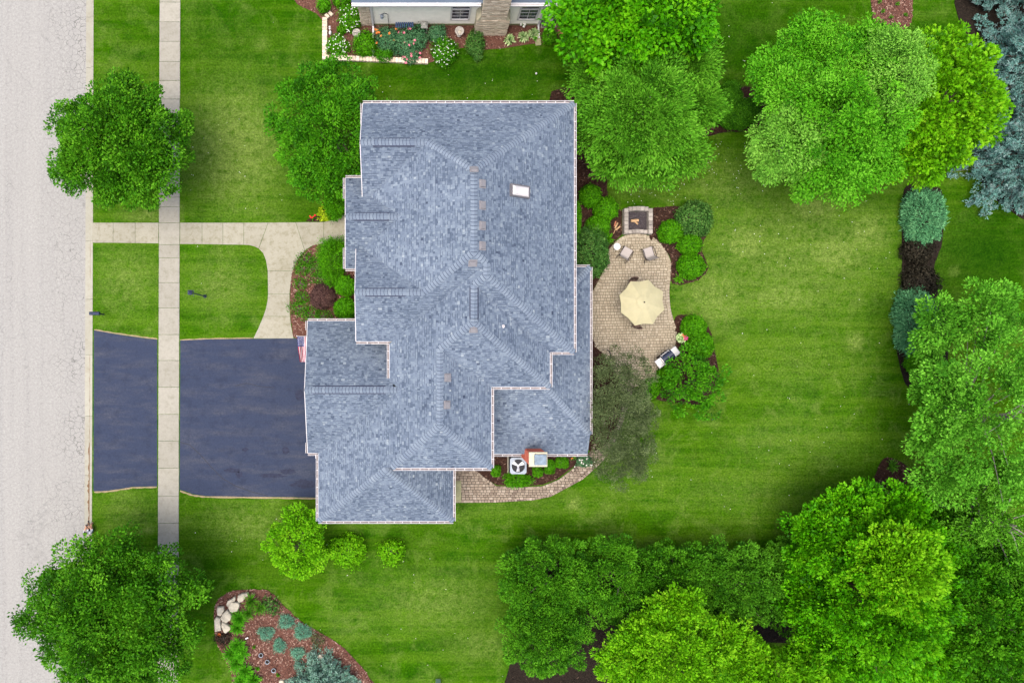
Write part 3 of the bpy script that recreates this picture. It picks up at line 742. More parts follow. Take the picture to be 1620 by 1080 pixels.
capline += [(meet_at(E_,N_,x=UV(uE,0).x), R1, E_,N_,None), (NWr, R1, W_,N_,None), (R2, R1, E_,W_,None), (SWr, R2, W_,S1W,None), (Q, R2, E_,S1W,None), (R3, Q, E_,W2,None),
  (R4, R3, W2,S1E,None), (meet_at(E_,S1E,x=UV(uE,0).x), R3, E_,S1E,None), (R5, R4, W2,E2,(.08,.95)), (meet_at(E2,S2,x=UV(uE2,0).x), R5, E2,S2,None), (R6, R5, W2,S2,None),
  (R7, R6, W2,E3,None), (meet_at(E3,S3,x=UV(uE3,0).x), R7, E3,S3,None), (meet_at(W2,S3,y=UV(0,vS3).y), R7, W2,S3,None),
  (meet_at(W2,S4,x=UV(uW4,0).x), A4, W2,S4,None), (meet_at(E4,S4,x=UV(uE4,0).x), A4, E4,S4,None),
  (meet_at(LE,LS,x=UV(uLE,0).x), meet_at(LE,LS,x=UV(uE2-6,0).x), LE,LS,None), (meet_at(LE,LN,x=UV(uLE,0).x), meet_at(LE,LN,x=UV(U(905,4),0).x), LE,LN,None),
  (meet_at(N_,NWS,x=UV(uA+1.5,0).x) if False else Vector((UV(uA+1.5,0).x, NWr.y, NWr.z)), NWr, N_,NWS,(.18,.80)),
  (Vector((UV(uB+3.5,0).x, SWr.y, SWr.z)), SWr, S1W,SWN,(.14,.72)), (Vector((UV(uG+8.5,0).x, GR.y, GR.z)), GR, GN,GS,(.08,.84)), (Vector((UV(uP+6,0).x, PR.y, PR.z)), PR, PN,PS,(.15,.78))]
ncap = 0; rest = MB(); rest_t = []
for a, b, pa, pb, vent in capline:
    d = b-a; L = d.length; du = d.normalized(); hz = Vector((d.x, d.y, 0)).normalized(); n = Vector((-hz.y, hz.x, 0))
    # roof height beside the line
    def drop(off):
        x, y = off*n.x, off*n.y; return min(pa.a*x+pa.b*y, pb.a*x+pb.b*y)
    step = .175; k = max(1, round(L/step)); step = L/k
    offs = [-.165,-.09,0,.09,.165]
    for i in range(k):
        v_ = vent and vent[0] <= (i+.5)/k <= vent[1]
        key = (i == 0, bool(v_))
        org = a + d*((i)/k)
        rows = []
        for along, lift in ((-.022,.034),(.004,.033),(step,.014)):
            bow = [ .03*(1-(o/.165)**2) if along < step*.9 else 0 for o in offs]
            rows.append([hz*(along - (-.012+bw)) * 1.0 + n*o + Vector((0,0, drop(o)*.92 + (du.z/max(1e-6,math.hypot(du.x,du.y)))*(along+.012-bw) + lift + (.05 if v_ else 0))) for o, bw in zip(offs, bow)])
        vs_ = rows[0]+rows[1]+rows[2]; fs = []
        for r_ in range(2):
            for j in range(4): fs.append((r_*5+j, r_*5+j+1, (r_+1)*5+j+1, (r_+1)*5+j))
        lo = [Vector((p.x, p.y, p.z-(.08 if v_ else .03))) for p in rows[0]]; b0 = len(vs_); vs_ = vs_ + lo
        for j in range(4): fs.append((b0+j, b0+j+1, j+1, j))
        tn = [.05]*4 + [min(1, max(0, random.Random(ncap).gauss(.70,.06)))]*4 + [.05]*4
        if ncap < 300:
            mbx = MB(); mbx.add(vs_, fs); me = mbx.mesh('ridge_cap', M['cap'])
            t = me.attributes.new('tone','FLOAT','FACE'); t.data.foreach_set('value', np.array(tn, np.float32))
            place('ridge_cap', me, house, org)
        else:
            rest.add([p+org for p in vs_], fs); rest_t += tn
        ncap += 1
    if vent:
        mb = MB(); p0, p1 = a+d*vent[0], a+d*vent[1]
        for sgn in (-1, 1):
            o1, o2 = .150*sgn, .215*sgn
            vs_ = [p+n*o+Vector((0,0,drop(o)+.03)) for p in (p0,p1) for o in (o1,o2)] + [p+n*o+Vector((0,0,drop(o)+.068)) for p in (p0,p1) for o in (o1,o2)]
            mb.add(vs_, [(4,5,7,6),(1,3,7,5),(0,4,6,2),(0,1,5,4),(2,6,7,3)])
        mb.build('ridge_vent', M['vent_dark'], house)
if rest.v:
    me = rest.mesh('ridge_cap', M['cap']); t = me.attributes.new('tone','FLOAT','FACE'); t.data.foreach_set('value', np.array(rest_t, np.float32))
    o = link(bpy.data.objects.new('ridge_cap', me), house); o['kind'] = 'stuff'
print('caps', ncap)

# gutters: an open trough with hangers on every eave
def gutter(u0, v0, u1, v1, z, side, za=None):
    a, b = UV(u0,v0,z), UV(u1,v1,z if za is None else za); d = (b-a); L = d.length; d.normalize(); n = Vector(side+(0,)).normalized()
    w = .125; prof = [(0,.0),(0,-.10),(.10,-.10),(w,-.01),(w,.025),(w-.02,.025),(w-.02,-.01),(.09,-.075),(.02,-.075),(.02,.012),(0,.012)]
    mb = MB()
    ra = [a+n*o+Vector((0,0,h)) for o, h in prof]; rb = [b+n*o+Vector((0,0,h)) for o, h in prof]; k = len(prof)
    for i in range(k-1):
        mb.add([ra[i], ra[i+1], rb[i+1], rb[i]], [(0,1,2,3)], 1 if i in (6,7,8) else 0)
    mb.add(ra, [tuple(range(k))]); mb.add(rb, [tuple(range(k))[::-1]])
    m = int(L/.46); ang = math.atan2(n.y, n.x)
    for i in range(1, m):
        c = a+d*(L*i/m)+n*(w/2)+Vector((0,0,.018)); mb.box(c, (w, .03, .012), ang)
    # soffit and fascia behind it
    mb2 = MB(); q = [a-n*.003, b-n*.003, b-n*.45, a-n*.45]
    mb2.add([p+Vector((0,0,-.17)) for p in q]+[p+Vector((0,0,-.02)) for p in q[:2]], [(0,1,2,3),(0,4,5,1)])
    mb2.build('fascia', M['soffit'], house)
    return mb.build('gutter', [M['white'], M['gutter_in']], house)
gutter(uA, vN, uE, vN, ZE, (0,1)); gutter(uE, vN, uE, vSE, ZE, (1,0)); gutter(uE2, vSE, uE, vSE, ZE, (0,-1)); gutter(uE2, vSE, uE2, vS2, ZE, (1,0))
gutter(uE3, vS2, uE2, vS2, ZE, (0,-1)); gutter(uE3, vS2, uE3, vS3, ZE, (1,0)); gutter(U(622,ZE), vS3, uE3, vS3, ZE, (0,-1))
gutter(uB, vSW, u616, vSW, ZE, (0,-1)); gutter(u616, vSW+1, u616, v598, z616, (-1,0))
gutter(uG, vGN, U(562,ZG), vGN, ZG, (0,1)); gutter(uG, vGS, uW4, vGS, ZG, (0,-1)); gutter(uW4, vGS, uW4, vS4, ZG, (-1,0))
gutter(uW4, vS4, uE4, vS4, ZG, (0,-1)); gutter(uE4, vS4, uE4, V(741,ZG), ZG, (1,0))
gutter(U(909,ZG), vLN, uLE, vLN, ZG, (0,1)); gutter(uLE, vLN, uLE, vLS0, ZG, (1,0))
gutter(U(780,zLS), vLS, U(825,zLS), vLS, zLS, (0,-1)); gutter(U(866,zLS), vLS, uLE, vLS, zLS, (0,-1))
gutter(uP, vPN, U(574,zP), vPN, zP, (0,1)); gutter(uP, vPS, U(563,zP), vPS, zP, (0,-1))
gutter(uP, vPN, uP, V(314,zP), zP, (-1,0)); gutter(uP, V(392,zP), uP, vPS, zP, (-1,0)); gutter(uA, vN, uA, V(197,ZE), ZE, (-1,0))
gutter(uG, V(700,ZG), uG, vGS, ZG, (-1,0)); gutter(uG, vGN, uG, V(522,ZG), ZG, (-1,0))
# rake boards on the gables
def rakeboard(u, va, vm, vb, ze, zm, rec):
    mb = MB()
    for v1_, v2_ in ((va, vm), (vb, vm)):
        a, b = UV(u, v1_, ze), UV(u+rec, v2_, zm)
        o = Vector((-.035, 0, 0)); mb.add([a, b, b+o, a+o]+[p+Vector((0,0,-.2)) for p in (a, b, b+o, a+o)], [(0,1,2,3),(3,2,6,7),(4,5,6,7),(0,4,5,1)])
    mb.build('rake_board', M['white'], house)
rakeboard(uA, vN, NWr.y and (CY-NWr.y)/S, 2*((CY-NWr.y)/S)-vN, ZE, NWr.z, 1.0); rakeboard(uB, vgn, vgB, vSW, ZE, SWr.z, 3.0)
rakeboard(uG, vGN, vG_, vGS, ZG, GR.z, 8.0); rakeboard(uP, vPN, vP_, vPS, zP, PR.z, 5.5)

# walls under the eaves
mb = MB()
def wallbox(u0, v0, u1, v1, z1):
    i = 11
    a, b = UV(u0+i, v1-i), UV(u1-i, v0+i); mb.box(((a.x+b.x)/2, (a.y+b.y)/2, z1/2), (b.x-a.x, b.y-a.y, z1))
wallbox(uA+.2, vN+.2, uE-.2, vSE-.2, ZE-.18); wallbox(uB, vgn-10, uE-40, vSW, ZE-.19); wallbox(uB+40, vSW-30, uE2, vS2, ZE-.2); wallbox(u616, vSW-20, uE3, vS3, ZE-.21)
wallbox(uG, vGN, u616+30, vGS, ZG-.17); wallbox(uW4, vGS-30, uE4, vS4, ZG-.175); wallbox(uE3-30, vLN, uLE, vLS, zLS-.17); wallbox(uP, vPN, uA+40, vPS, zP-.17)
mb.build('wall', M['siding'], house)
gx = UV(uG+11, 0).x
for v_, w_ in ((vGN+34, 2.7), (vGS-55, 4.9)):
    y = UV(0, v_).y; mb = MB(); mb.box((gx-.03, y, 1.15), (.08, w_, 2.3))
    for i in range(4):
        for j in range(round(w_/.6)): mb.box((gx-.075, y-w_/2+.3+j*w_/round(w_/.6), .32+i*.56), (.03, .48, .44), 0, 0, .02)
    mb.build('garage_door', M['white'], house)

# roof fittings
def on(pl, px, py):
    A = CX+(px-NX)*S; dA = -(px-NX)*S/H; B = CY-(py-NY)*S; dB = (py-NY)*S/H
    z = (pl.a*A+pl.b*B+pl.c)/(1-pl.a*dA-pl.b*dB); return P(px, py, z)
def slope_frame(pl, p):
    up = Vector((-pl.a, -pl.b, 1)).normalized(); g = Vector((pl.a, pl.b, 0)).normalized(); t = Vector((-g.y, g.x, 0)); f = t.cross(up) * -1
    f = up.cross(t); m = Matrix((t, f, up)).transposed().to_4x4(); m.translation = p; return m
for pl, px, py in [(N_,750,268.5),(E_,763,291),(E_,763,325),(E_,763,357),(E_,763,389),(S1W,748,416),(S2,749,521),(E3,708,597),(E3,707,640)]:
    m = slope_frame(pl, on(pl, px, py)); mb = MB()
    x, y = .16, .15
    pts = [(-x,-y,0),(x,-y,0),(x,y,0),(-x,y,0),(-x+.01,-y+.01,.13),(x-.01,-y+.01,.13),(x-.01,y-.02,.10),(-x+.01,y-.02,.10),(-x-.05,-y-.05,.02),(x+.05,-y-.05,.02),(x+.05,y+.05,.02),(-x-.05,y+.05,.02)]
    mb.add([m @ Vector(p) for p in pts], [(4,5,6,7),(0,1,5,4),(1,2,6,5),(2,3,7,6),(3,0,4,7),(8,9,10,11)]); mb.build('roof_vent', M['boxvent'], house)
m = slope_frame(E_, on(E_, 821, 303)); mb = MB()
def obox(mb, m, c, d, mi=0, bev=0):
    t = MB(); t.box(c, d, 0, 0, bev); mb.add([m @ Vector(p) for p in t.v], t.f, mi)
sk = MB()
for c, d in (((0,.55,.07),(.60,.08,.14)),((0,-.55,.07),(.60,.08,.14)),((.27,0,.07),(.06,1.02,.14)),((-.27,0,.07),(.06,1.02,.14))): obox(sk, m, c, d)
skf = sk.build('skylight', plain('bronze_frame', (.15,.145,.16), .5), house)
mb = MB(); t = MB(); t.box((0,0,.12), (.47,1.0,.18), 0, 0, .06); mb.add([m @ Vector(p) for p in t.v], t.f)
M['dome'] = plain('milky_dome', (.62,.60,.60), .12, 0, .12, 2); mb.build('dome', M['dome'], skf)
p = on(E2, 796, 516); mb = MB(); mb.lathe(p, [(.09,-.05),(.09,.02),(.05,.06),(.05,.22),(.036,.22),(.036,.05)], 14); mb.build('vent_pipe', M['white'], house)

# brick chimney on the lower roof
ch = MB(); cht = []
c0, c1 = P(838.5,716.5,4.1), P(863.5,735.5,4.1); x0, x1, y1, y0 = c0.x, c1.x, c0.y, c1.y; r = random.Random(4); zt = 4.1
def brickface(ax, ay, bx, by, nx_, ny_, z0, z1):
    L = math.hypot(bx-ax, by-ay); dx, dy = (bx-ax)/L, (by-ay)/L; rows = int((z1-z0)/.088)
    for i in range(rows):
        s = -.12*(i % 2)
        while s < L:
            s0, s1 = max(s, 0)+.006, min(s+.24, L)-.006
            if s1-s0 > .03:
                c = ((s0+s1)/2); ch.box((ax+dx*c+nx_*.01, ay+dy*c+ny_*.01, z0+i*.088+.044), (s1-s0, .06, .074), math.atan2(dy, dx)); cht.extend([min(1,max(0,r.gauss(.5,.25)))]*6)
            s += .24
for args in ((x0,y0,x0,y1,-1,0),(x0,y1,x1,y1,0,1),(x1,y0,x1,y1,1,0),(x0,y0,x1,y0,0,-1)): brickface(*args, .02, zt)
chim = MB(); chim.box(((x0+x1)/2,(y0+y1)/2,zt/2), (x1-x0-.02, y1-y0-.02, zt-.02)); chimney = chim.build('chimney', M['mortar'], house)
me = ch.mesh('bricks', M['brick']); t = me.attributes.new('tone','FLOAT','FACE'); t.data.foreach_set('value', np.array(cht, np.float32)); o = link(bpy.data.objects.new('bricks', me), chimney); o['kind'] = 'stuff'
mb = MB(); mb.box(((x0+x1)/2,(y0+y1)/2,zt+.06), (x1-x0+.14, y1-y0+.14, .13), 0, 0, .03); mb.build('crown', M['cream_cap'], chimney)
mb = MB(); mb.box(((x0+x1)/2+.10,(y0+y1)/2-.0,zt+.24), (.66, .58, .05), 0, 0, .03)
for sx in (-1,1):
    for sy in (-1,1): mb.box(((x0+x1)/2+.10+sx*.25,(y0+y1)/2+sy*.2,zt+.165), (.04,.04,.11))
mb.build('flue_cover', M['zinc'], chimney)
# ------------------------------------------------------------------ plants
HOUSE_BOX = []
for (u0,v0,u1,v1,zt_) in [(uA,vN,uE,vSE,7.0),(uB,vgn,uE2,vS2,7.0),(u616,vSW,uE3,vS3,6.5),(uG,vGN,u616,vGS,4.5),(uW4,vGS-30,uE4,vS4,4.2),(uE3,vLN,uLE,vLS,3.6),(uP,vPN,uA,vPS,5.6)]:
    a_, b_ = UV(u0,v1), UV(u1,v0); HOUSE_BOX.append((a_.x-.14, b_.x+.14, a_.y-.14, b_.y+.14, zt_))
def outside_house(p):
    k = np.ones(len(p), bool)
    for x0_,x1_,y0_,y1_,z1_ in HOUSE_BOX:
        k &= ~((p[:,0] > x0_) & (p[:,0] < x1_) & (p[:,1] > y0_) & (p[:,1] < y1_) & (p[:,2] < z1_))
    return k
def unit(a): return a/(np.linalg.norm(a, axis=1)[:,None]+1e-9)

def leaf_mesh(name, base, d, nrm, L, W, tone, mats, mi=None, fold=.18, wide=.45):
    """one folded diamond leaf per row"""
    k = outside_house(base + d*L[:,None]*.5)
    base, d, nrm, L, W, tone = base[k], d[k], nrm[k], L[k], W[k], tone[k]
    if mi is not None: mi = mi[k]
    n = len(base); d = unit(d); s = unit(np.cross(d, nrm)); up = np.cross(s, d)
    mid = base + d*(L*wide)[:,None]
    v = np.stack([base, mid + s*W[:,None]*.5 + up*(W*fold)[:,None], base + d*L[:,None] - up*(L*.12)[:,None], mid - s*W[:,None]*.5 + up*(W*fold)[:,None]], 1).reshape(-1,3)
    me = bpy.data.meshes.new(name)
    me.vertices.add(4*n); me.vertices.foreach_set('co', v.astype(np.float32).ravel())
    me.loops.add(4*n); me.loops.foreach_set('vertex_index', np.arange(4*n, dtype=np.int32))
    me.polygons.add(n); me.polygons.foreach_set('loop_start', np.arange(0,4*n,4,dtype=np.int32)); me.polygons.foreach_set('loop_total', np.full(n,4,dtype=np.int32))
    for m in (mats if isinstance(mats, list) else [mats]): me.materials.append(m)
    if mi is not None: me.polygons.foreach_set('material_index', mi.astype(np.int32))
    t = me.attributes.new('tone','FLOAT','FACE'); t.data.foreach_set('value', np.clip(tone,0,1).astype(np.float32))
    me.update(calc_edges=True); return me

NLEAF = 0
def clumped(c, R, r, nclump, rc, per, L, wr, stretch=1.0, flat=.8, low=-.25, inner=.25, droop=.0, upb=.9, jit=.6, lump=.16, tone_sd=.16, out_leaf=.5, gap=0.0, lobes=5):
    """leaves gathered in clumps over an uneven dome; returns base, dir, normal, length, width, tone"""
    ph = r.uniform(0, 6.28, 8)
    n_in = int(nclump*inner)
    u = r.uniform(low, 1, nclump) ; a = r.uniform(0, 2*np.pi, nclump)
    u = np.sort(u)[r.permutation(nclump)]
    q = np.sqrt(np.clip(1-u*u, 0, 1)); dirs = np.stack([q*np.cos(a), q*np.sin(a), u], 1)
    rad = 1 + lump*np.sin(lobes*a+ph[0])*q*.5 + lump*.7*np.sin((lobes*2+1)*a+ph[1]+3*u)*q + r.normal(-.03, lump*.55+.055, nclump)
    rad = np.clip(rad, .55, 1.22); rad[:n_in] *= r.uniform(.45, .8, n_in)
    rad *= np.where(u < 0, 1+.5*u, 1)
    C = c + dirs*rad[:,None]*(R - np.minimum(rc, R*.6)*.75)
    size = rc*r.uniform(.65, 1.3, nclump); ct = r.normal(.5, tone_sd, nclump)
    if gap: keep = r.random(nclump) > gap; C, size, ct, dirs = C[keep], size[keep], ct[keep], dirs[keep]
    m = len(C); n = m*per; ix = np.repeat(np.arange(m), per)
    o = unit(r.normal(0, 1, (n, 3))); od = dirs[ix]
    o = unit(o + od*.55 + np.array([0,0,.35])); rr = r.uniform(.35, 1.0, n)**.6
    loc = o*rr[:,None]*size[ix][:,None]
    along = (loc*od).sum(1)[:,None]*od
    loc = (loc-along) + along*stretch; loc[:,2] *= flat
    base = C[ix] + loc
    nrm = unit(o*.6 + od*.35 + np.array([0,0,upb]) + r.normal(0, jit, (n,3)))
    d = unit(np.cross(nrm, r.normal(0,1,(n,3)))*(1-out_leaf) + o*out_leaf + od*out_leaf*.6 + np.array([0,0,-droop]))
    ll = L*r.uniform(.7, 1.3, n)
    tone = ct[ix] + r.normal(0, .20, n)
    return base, d, nrm, ll, ll*wr, tone, C

def trunk_mesh(c, R, hz, rad, r, C=None, nl=7, top=.75):
    mb = MB(); b = Vector((c[0], c[1], -.05)); lean = Vector((r.normal(0,.15), r.normal(0,.15), 0))
    zt_ = c[2] + R[2]*top
    pts = [b, b+Vector((0,0,.3)), b+lean*.5+Vector((0,0,zt_*.45)), b+lean+Vector((0,0,zt_))]
    mb.tube(pts, [rad*1.35, rad, rad*.75, rad*.2], 9)
    if C is not None and len(C):
        for i in r.choice(len(C), min(nl, len(C)), replace=False):
            e = Vector(C[i]); z0_ = max(.35*zt_, e.z-.55*math.hypot(e.x-b.x, e.y-b.y)-.3); z0_ = min(z0_, zt_*.9)
            s = b+lean*(z0_/zt_)+Vector((0,0,z0_)); m_ = (s+e)/2+Vector((0,0,.15))
            mb.tube([s, m_, e], [rad*.38, rad*.22, rad*.07], 6)
    return mb

def tree(name, cat, label, px, py, rx, ry, zc, rz, mat_, nclump, rc, per, L, wr=.6, trunk=.14, seed=1, group=None, bark=None, nl=8, tk=True, lean=0.0, extra=(), **kw):
    """crown centred at height zc over the pixel, radii in pixels (rx, ry) and metres (rz)"""
    global NLEAF
    r = np.random.default_rng(seed); f = 1-zc/H
    zr_ = zc+.42*rz; c = np.array(P(px, py, zr_)); c[2] = zc; f = 1-zr_/H; R = np.array([rx*S*f, ry*S*f, rz])
    base, d, nrm, ll, ww, tone, C = clumped(c, R, r, nclump, rc, per, L, wr, **kw)
    for ex, ey, er, ez in extra:      # outlying limbs with their own foliage
        c2 = np.array(P(ex, ey, ez+er*S*.3)); c2[2] = ez; R2 = np.array([er*S*f, er*S*f, er*S*f*.8])
        g = clumped(c2, R2, r, int(nclump*(er*er)/(rx*ry)*1.1)+12, rc, per, L, wr, **kw)
        base, d, nrm, ll, ww, tone, C = (np.concatenate([p_, q_]) for p_, q_ in zip((base, d, nrm, ll, ww, tone, C), g))
    k = base[:,2] > .06; base, d, nrm, ll, ww, tone = base[k], d[k], nrm[k], ll[k], ww[k], tone[k]
    root = empty(name, (c[0], c[1], 0), 0, label, cat, group)
    off = np.array([c[0], c[1], 0])
    me = leaf_mesh('crown', base, d, nrm, ll, ww, tone, mat_); me.transform(Matrix.Translation(Vector(-off)))
    link(bpy.data.objects.new('crown' if tk else 'foliage', me), root); NLEAF += len(me.polygons)
    mb = trunk_mesh(c + lean*np.array([c[0]-CX, c[1]-CY, 0]), R, 0, trunk, r, C, nl); o = mb.build('trunk' if tk else 'stem', bark or M['bark'], root); o.location = Vector(-off)
    return root

def shrub(name, label, px, py, rx, ry, h, mat_, L=.07, wr=.55, dens=1.0, seed=1, group=None, cat='shrub', spiky=False, square=0.0, rough=.05, flower=None, dz=0.0, rot=0.0, jit=.45):
    """a clipped or mounded shrub: dense leaves over a rounded body"""
    global NLEAF
    r = np.random.default_rng(seed); zc = h*.45; f = 1-zc/H
    c = np.array(P(px, py, zc)); R = np.array([rx*S*f, ry*S*f, h*.55])
    area = 2*np.pi*((R[0]*R[1])+ (R[0]+R[1])*h*.5)
    n = int(min(26000, max(160, area/(L*L*wr)*2.6*dens)))
    u = r.uniform(-.75, 1, n); a = r.uniform(0, 2*np.pi, n); q = np.sqrt(1-u*u)
    dr = np.stack([q*np.cos(a), q*np.sin(a), u], 1); dr0 = dr.copy()
    if square:
        p = 2+square; nn = (np.abs(dr)**p).sum(1)**(1/p); dr = dr/nn[:,None]
    ph = r.uniform(0,6.28,6)
    bumps = 1 + rough*np.sin(3*a+ph[0]+2*u) + rough*.8*np.sin(7*a+5*u+ph[1]) + rough*.7*np.sin(11*u+9*a+ph[2])
    rr = np.where(r.random(n) < .72, r.normal(1, .035+rough*.5, n), r.uniform(.6, .97, n))*bumps
    loc = dr*rr[:,None]*R
    if rot: cr, sr = math.cos(rot), math.sin(rot); loc[:,:2] = loc[:,:2] @ np.array([[cr,sr],[-sr,cr]]); dr0[:,:2] = dr0[:,:2] @ np.array([[cr,sr],[-sr,cr]])
    base = c + loc; base[:,2] = np.maximum(base[:,2], .07) + dz
    nrm = unit(dr0 + np.array([0,0,.3]) + r.normal(0, jit, (n,3)))
    if spiky: d = unit(dr0 + r.normal(0,.62,(n,3))); nrm = unit(np.cross(d, np.cross(dr0+np.array([0,0,.6]), d)) + r.normal(0,.35,(n,3))); nrm = unit(np.cross(np.cross(d, dr0+np.array([.01,0,.6])), d) + r.normal(0,.4,(n,3)))
    else: d = unit(np.cross(nrm, r.normal(0,1,(n,3))) + .35*dr0)
    ll = L*r.uniform(.7,1.35,n); tone = r.normal(.5,.19,n) + .10*np.sin(5*a+7*u+ph[3])
    mats, mi = [mat_], None
    if flower is not None:
        fm, nf, fs = flower; top = np.where((dr0[:,2] > .15) & (rr > .93*bumps))[0]
        pick = r.choice(top, min(nf, len(top)), replace=False)
        fb = base[pick] + dr0[pick]*.03; reps = 5
        fb2 = np.repeat(fb, reps, 0); an = np.tile(np.linspace(0,2*np.pi,reps,endpoint=False), len(fb)); fd = np.stack([np.cos(an), np.sin(an), np.full(len(an), .35)], 1)
        base = np.concatenate([base, fb2]); d = np.concatenate([d, fd]); nrm = np.concatenate([nrm, np.tile([0,0,1.], (len(fb2),1))+r.normal(0,.2,(len(fb2),3))])
        ll = np.concatenate([ll, fs*r.uniform(.8,1.2,len(fb2))]); tone = np.concatenate([tone, np.repeat(r.random(len(fb)), reps)])
        mi = np.concatenate([np.zeros(n), np.ones(len(fb2))]); mats = [mat_, fm]
    ww = ll*np.where(np.arange(len(ll)) < n, wr, .8)
    root = empty(name, (c[0], c[1], 0), 0, label, cat, group); off = Vector((c[0], c[1], 0))
    me = leaf_mesh('foliage', base, d, nrm, ll, ww, tone, mats, mi); me.transform(Matrix.Translation(-off)); NLEAF += len(me.polygons)
    link(bpy.data.objects.new('foliage', me), root)
    # woody heart that carries the twigs
    mb = MB(); mb.tube([Vector((0,0,-.03)), Vector((0,0,h*.3))], [.05,.03], 7)
    for i in range(9):
        b = 2*math.pi*i/9+r.random(); e = Vector((R[0]*.6*math.cos(b), R[1]*.6*math.sin(b), h*.55+r.random()*h*.15)); mb.tube([Vector((0,0,h*.12)), e*.55+Vector((0,0,h*.1)), e], [.022,.015,.006], 5)
    mb.build('stem', M['bark'], root)
    return root

def tuft(name, label, px, py, rad, h, mat_, n=60, w=.028, seed=1, group=None, cat='plant', rx=1.0, ry=1.0, flower=None, arch=.9):
    """arching blades from one crown (day lilies, hostas, grasses)"""
    global NLEAF
    r = np.random.default_rng(seed); c = P(px, py); a = r.uniform(0,2*np.pi,n); k = r.uniform(.25,1,n)
    R = rad*S
    v, f, t = [], [], []
    for i in range(n):
        dx = Vector((math.cos(a[i])*rx, math.sin(a[i])*ry, 0)); s = Vector((-math.sin(a[i]), math.cos(a[i]), 0)); hh = h*(1.15-k[i]*.5); st = dx*R*.18*r.random()
        prof = [(0,0,.5),(.35,.65,1),(.75,1.0,.9),(1.0,.85*(2-arch)-.15,.05)]
        b = len(v); tw = r.normal(0,.15); tn = r.normal(.5,.2)
        for x, z, ww in prof:
            q = st + dx*(R*k[i]*x) + s*(tw*R*x*x) + Vector((0,0,hh*z+.03)); v += [q - s*w*ww*.5, q + s*w*ww*.5]
        for j in range(3): f.append((b+2*j, b+2*j+1, b+2*j+3, b+2*j+2)); t.append(tn + .1*j-.1)
    me = bpy.data.meshes.new('foliage'); me.from_pydata([tuple(q) for q in v], [], f); me.materials.append(mat_)
    tt = me.attributes.new('tone','FLOAT','FACE'); tt.data.foreach_set('value', np.clip(np.array(t),0,1).astype(np.float32)); NLEAF += len(f)
    root = tag(bpy.data.objects.new(name, me), label, cat, group); link(root); root.location = c
    if flower is not None:
        fm, nf, fs = flower; mb = MB()
        for i in range(nf):
            b = r.uniform(0,6.28); q = R*math.sqrt(r.random())*.9; p = Vector((q*math.cos(b), q*math.sin(b), h*r.uniform(.8,1.15)))
            for j in range(5):
                an = 2*math.pi*j/5+b; d1 = Vector((math.cos(an), math.sin(an), .35)); s1 = Vector((-math.sin(an), math.cos(an), 0)); mb.add([p, p+d1*fs*.5+s1*fs*.35, p+d1*fs, p+d1*fs*.5-s1*fs*.35], [(0,1,2,3)])
        o = mb.build('flower', fm, root)
    return root

# leaf colours
F = {}
F['linden'] = m_foliage('linden_leaf', (0.008,0.044,0.0014), (0.034,0.152,0.0029), (0.112,0.314,0.0130), .5, .3)
F['ash'] = m_foliage('ash_leaf', (0.008,0.049,0.0021), (0.036,0.173,0.0032), (0.086,0.280,0.0083), .5, .3)
F['maple'] = m_foliage('maple_leaf', (0.011,0.070,0.0010), (0.053,0.255,0.0021), (0.130,0.387,0.0062), .45, .32)
F['lime'] = m_foliage('lime_leaf', (0.025,0.115,0.0011), (0.109,0.345,0.0036), (0.207,0.447,0.0117), .5, .35)
F['locust'] = m_foliage('locust_leaf', (0.019,0.085,0.0042), (0.070,0.244,0.0098), (0.154,0.395,0.0295), .6, .32)
F['birch'] = m_foliage('birch_leaf', (0.019,0.113,0.0035), (0.070,0.288,0.0062), (0.142,0.399,0.0230), .5, .33)
F['silver'] = m_foliage('silver_leaf', (0.035,0.127,0.0097), (0.109,0.304,0.0243), (0.204,0.435,0.0567), .5, .3)
F['spruce'] = m_foliage('blue_spruce_needle', (0.024,0.075,0.0608), (0.106,0.253,0.2256), (0.254,0.337,0.3448), .6, .1)
F['cypress'] = m_foliage('soft_needle', (0.020,0.099,0.0065), (0.077,0.276,0.0143), (0.160,0.425,0.0376), .6, .3)
F['arbor'] = m_foliage('evergreen_leaf', (0.008,0.050,0.0022), (0.034,0.142,0.0035), (0.089,0.273,0.0103), .55, .2)
F['arbor2'] = m_foliage('dull_evergreen_leaf', (0.008,0.053,0.0026), (0.037,0.144,0.0046), (0.087,0.266,0.0130), .55, .2)
F['crab'] = m_foliage('crabapple_leaf', (0.018,0.027,0.0100), (0.052,0.077,0.0260), (0.132,0.175,0.0750), .55, .2)
F['box'] = m_foliage('boxwood_leaf', (0.009,0.060,0.0010), (0.046,0.193,0.0021), (0.106,0.333,0.0065), .5, .25)
F['boxd'] = m_foliage('dark_boxwood_leaf', (0.012,0.066,0.0007), (0.046,0.198,0.0022), (0.106,0.343,0.0065), .5, .22)
F['lilac'] = m_foliage('rhododendron_leaf', (0.012,0.048,0.0088), (0.041,0.127,0.0208), (0.126,0.248,0.0528), .45, .22)
F['yew'] = m_foliage('blue_yew_needle', (0.020,0.094,0.039), (0.066,0.223,0.094), (0.173,0.418,0.185), .6, .15)
F['barb'] = m_foliage('barberry_leaf', (0.020,0.011,0.012), (0.069,0.036,0.034), (0.159,0.093,0.076), .6, .2)
F['barbd'] = m_foliage('dark_barberry_leaf', (0.007,0.007,0.0050), (0.020,0.018,0.0122), (0.052,0.044,0.0295), .6, .2)
F['chart'] = m_foliage('chartreuse_leaf', (0.115,0.226,0.004), (0.277,0.407,0.008), (0.462,0.566,0.030), .5, .3)
F['daylily'] = m_foliage('daylily_blade', (0.018,0.117,0.0036), (0.059,0.275,0.0072), (0.134,0.438,0.0180), .5, .3)
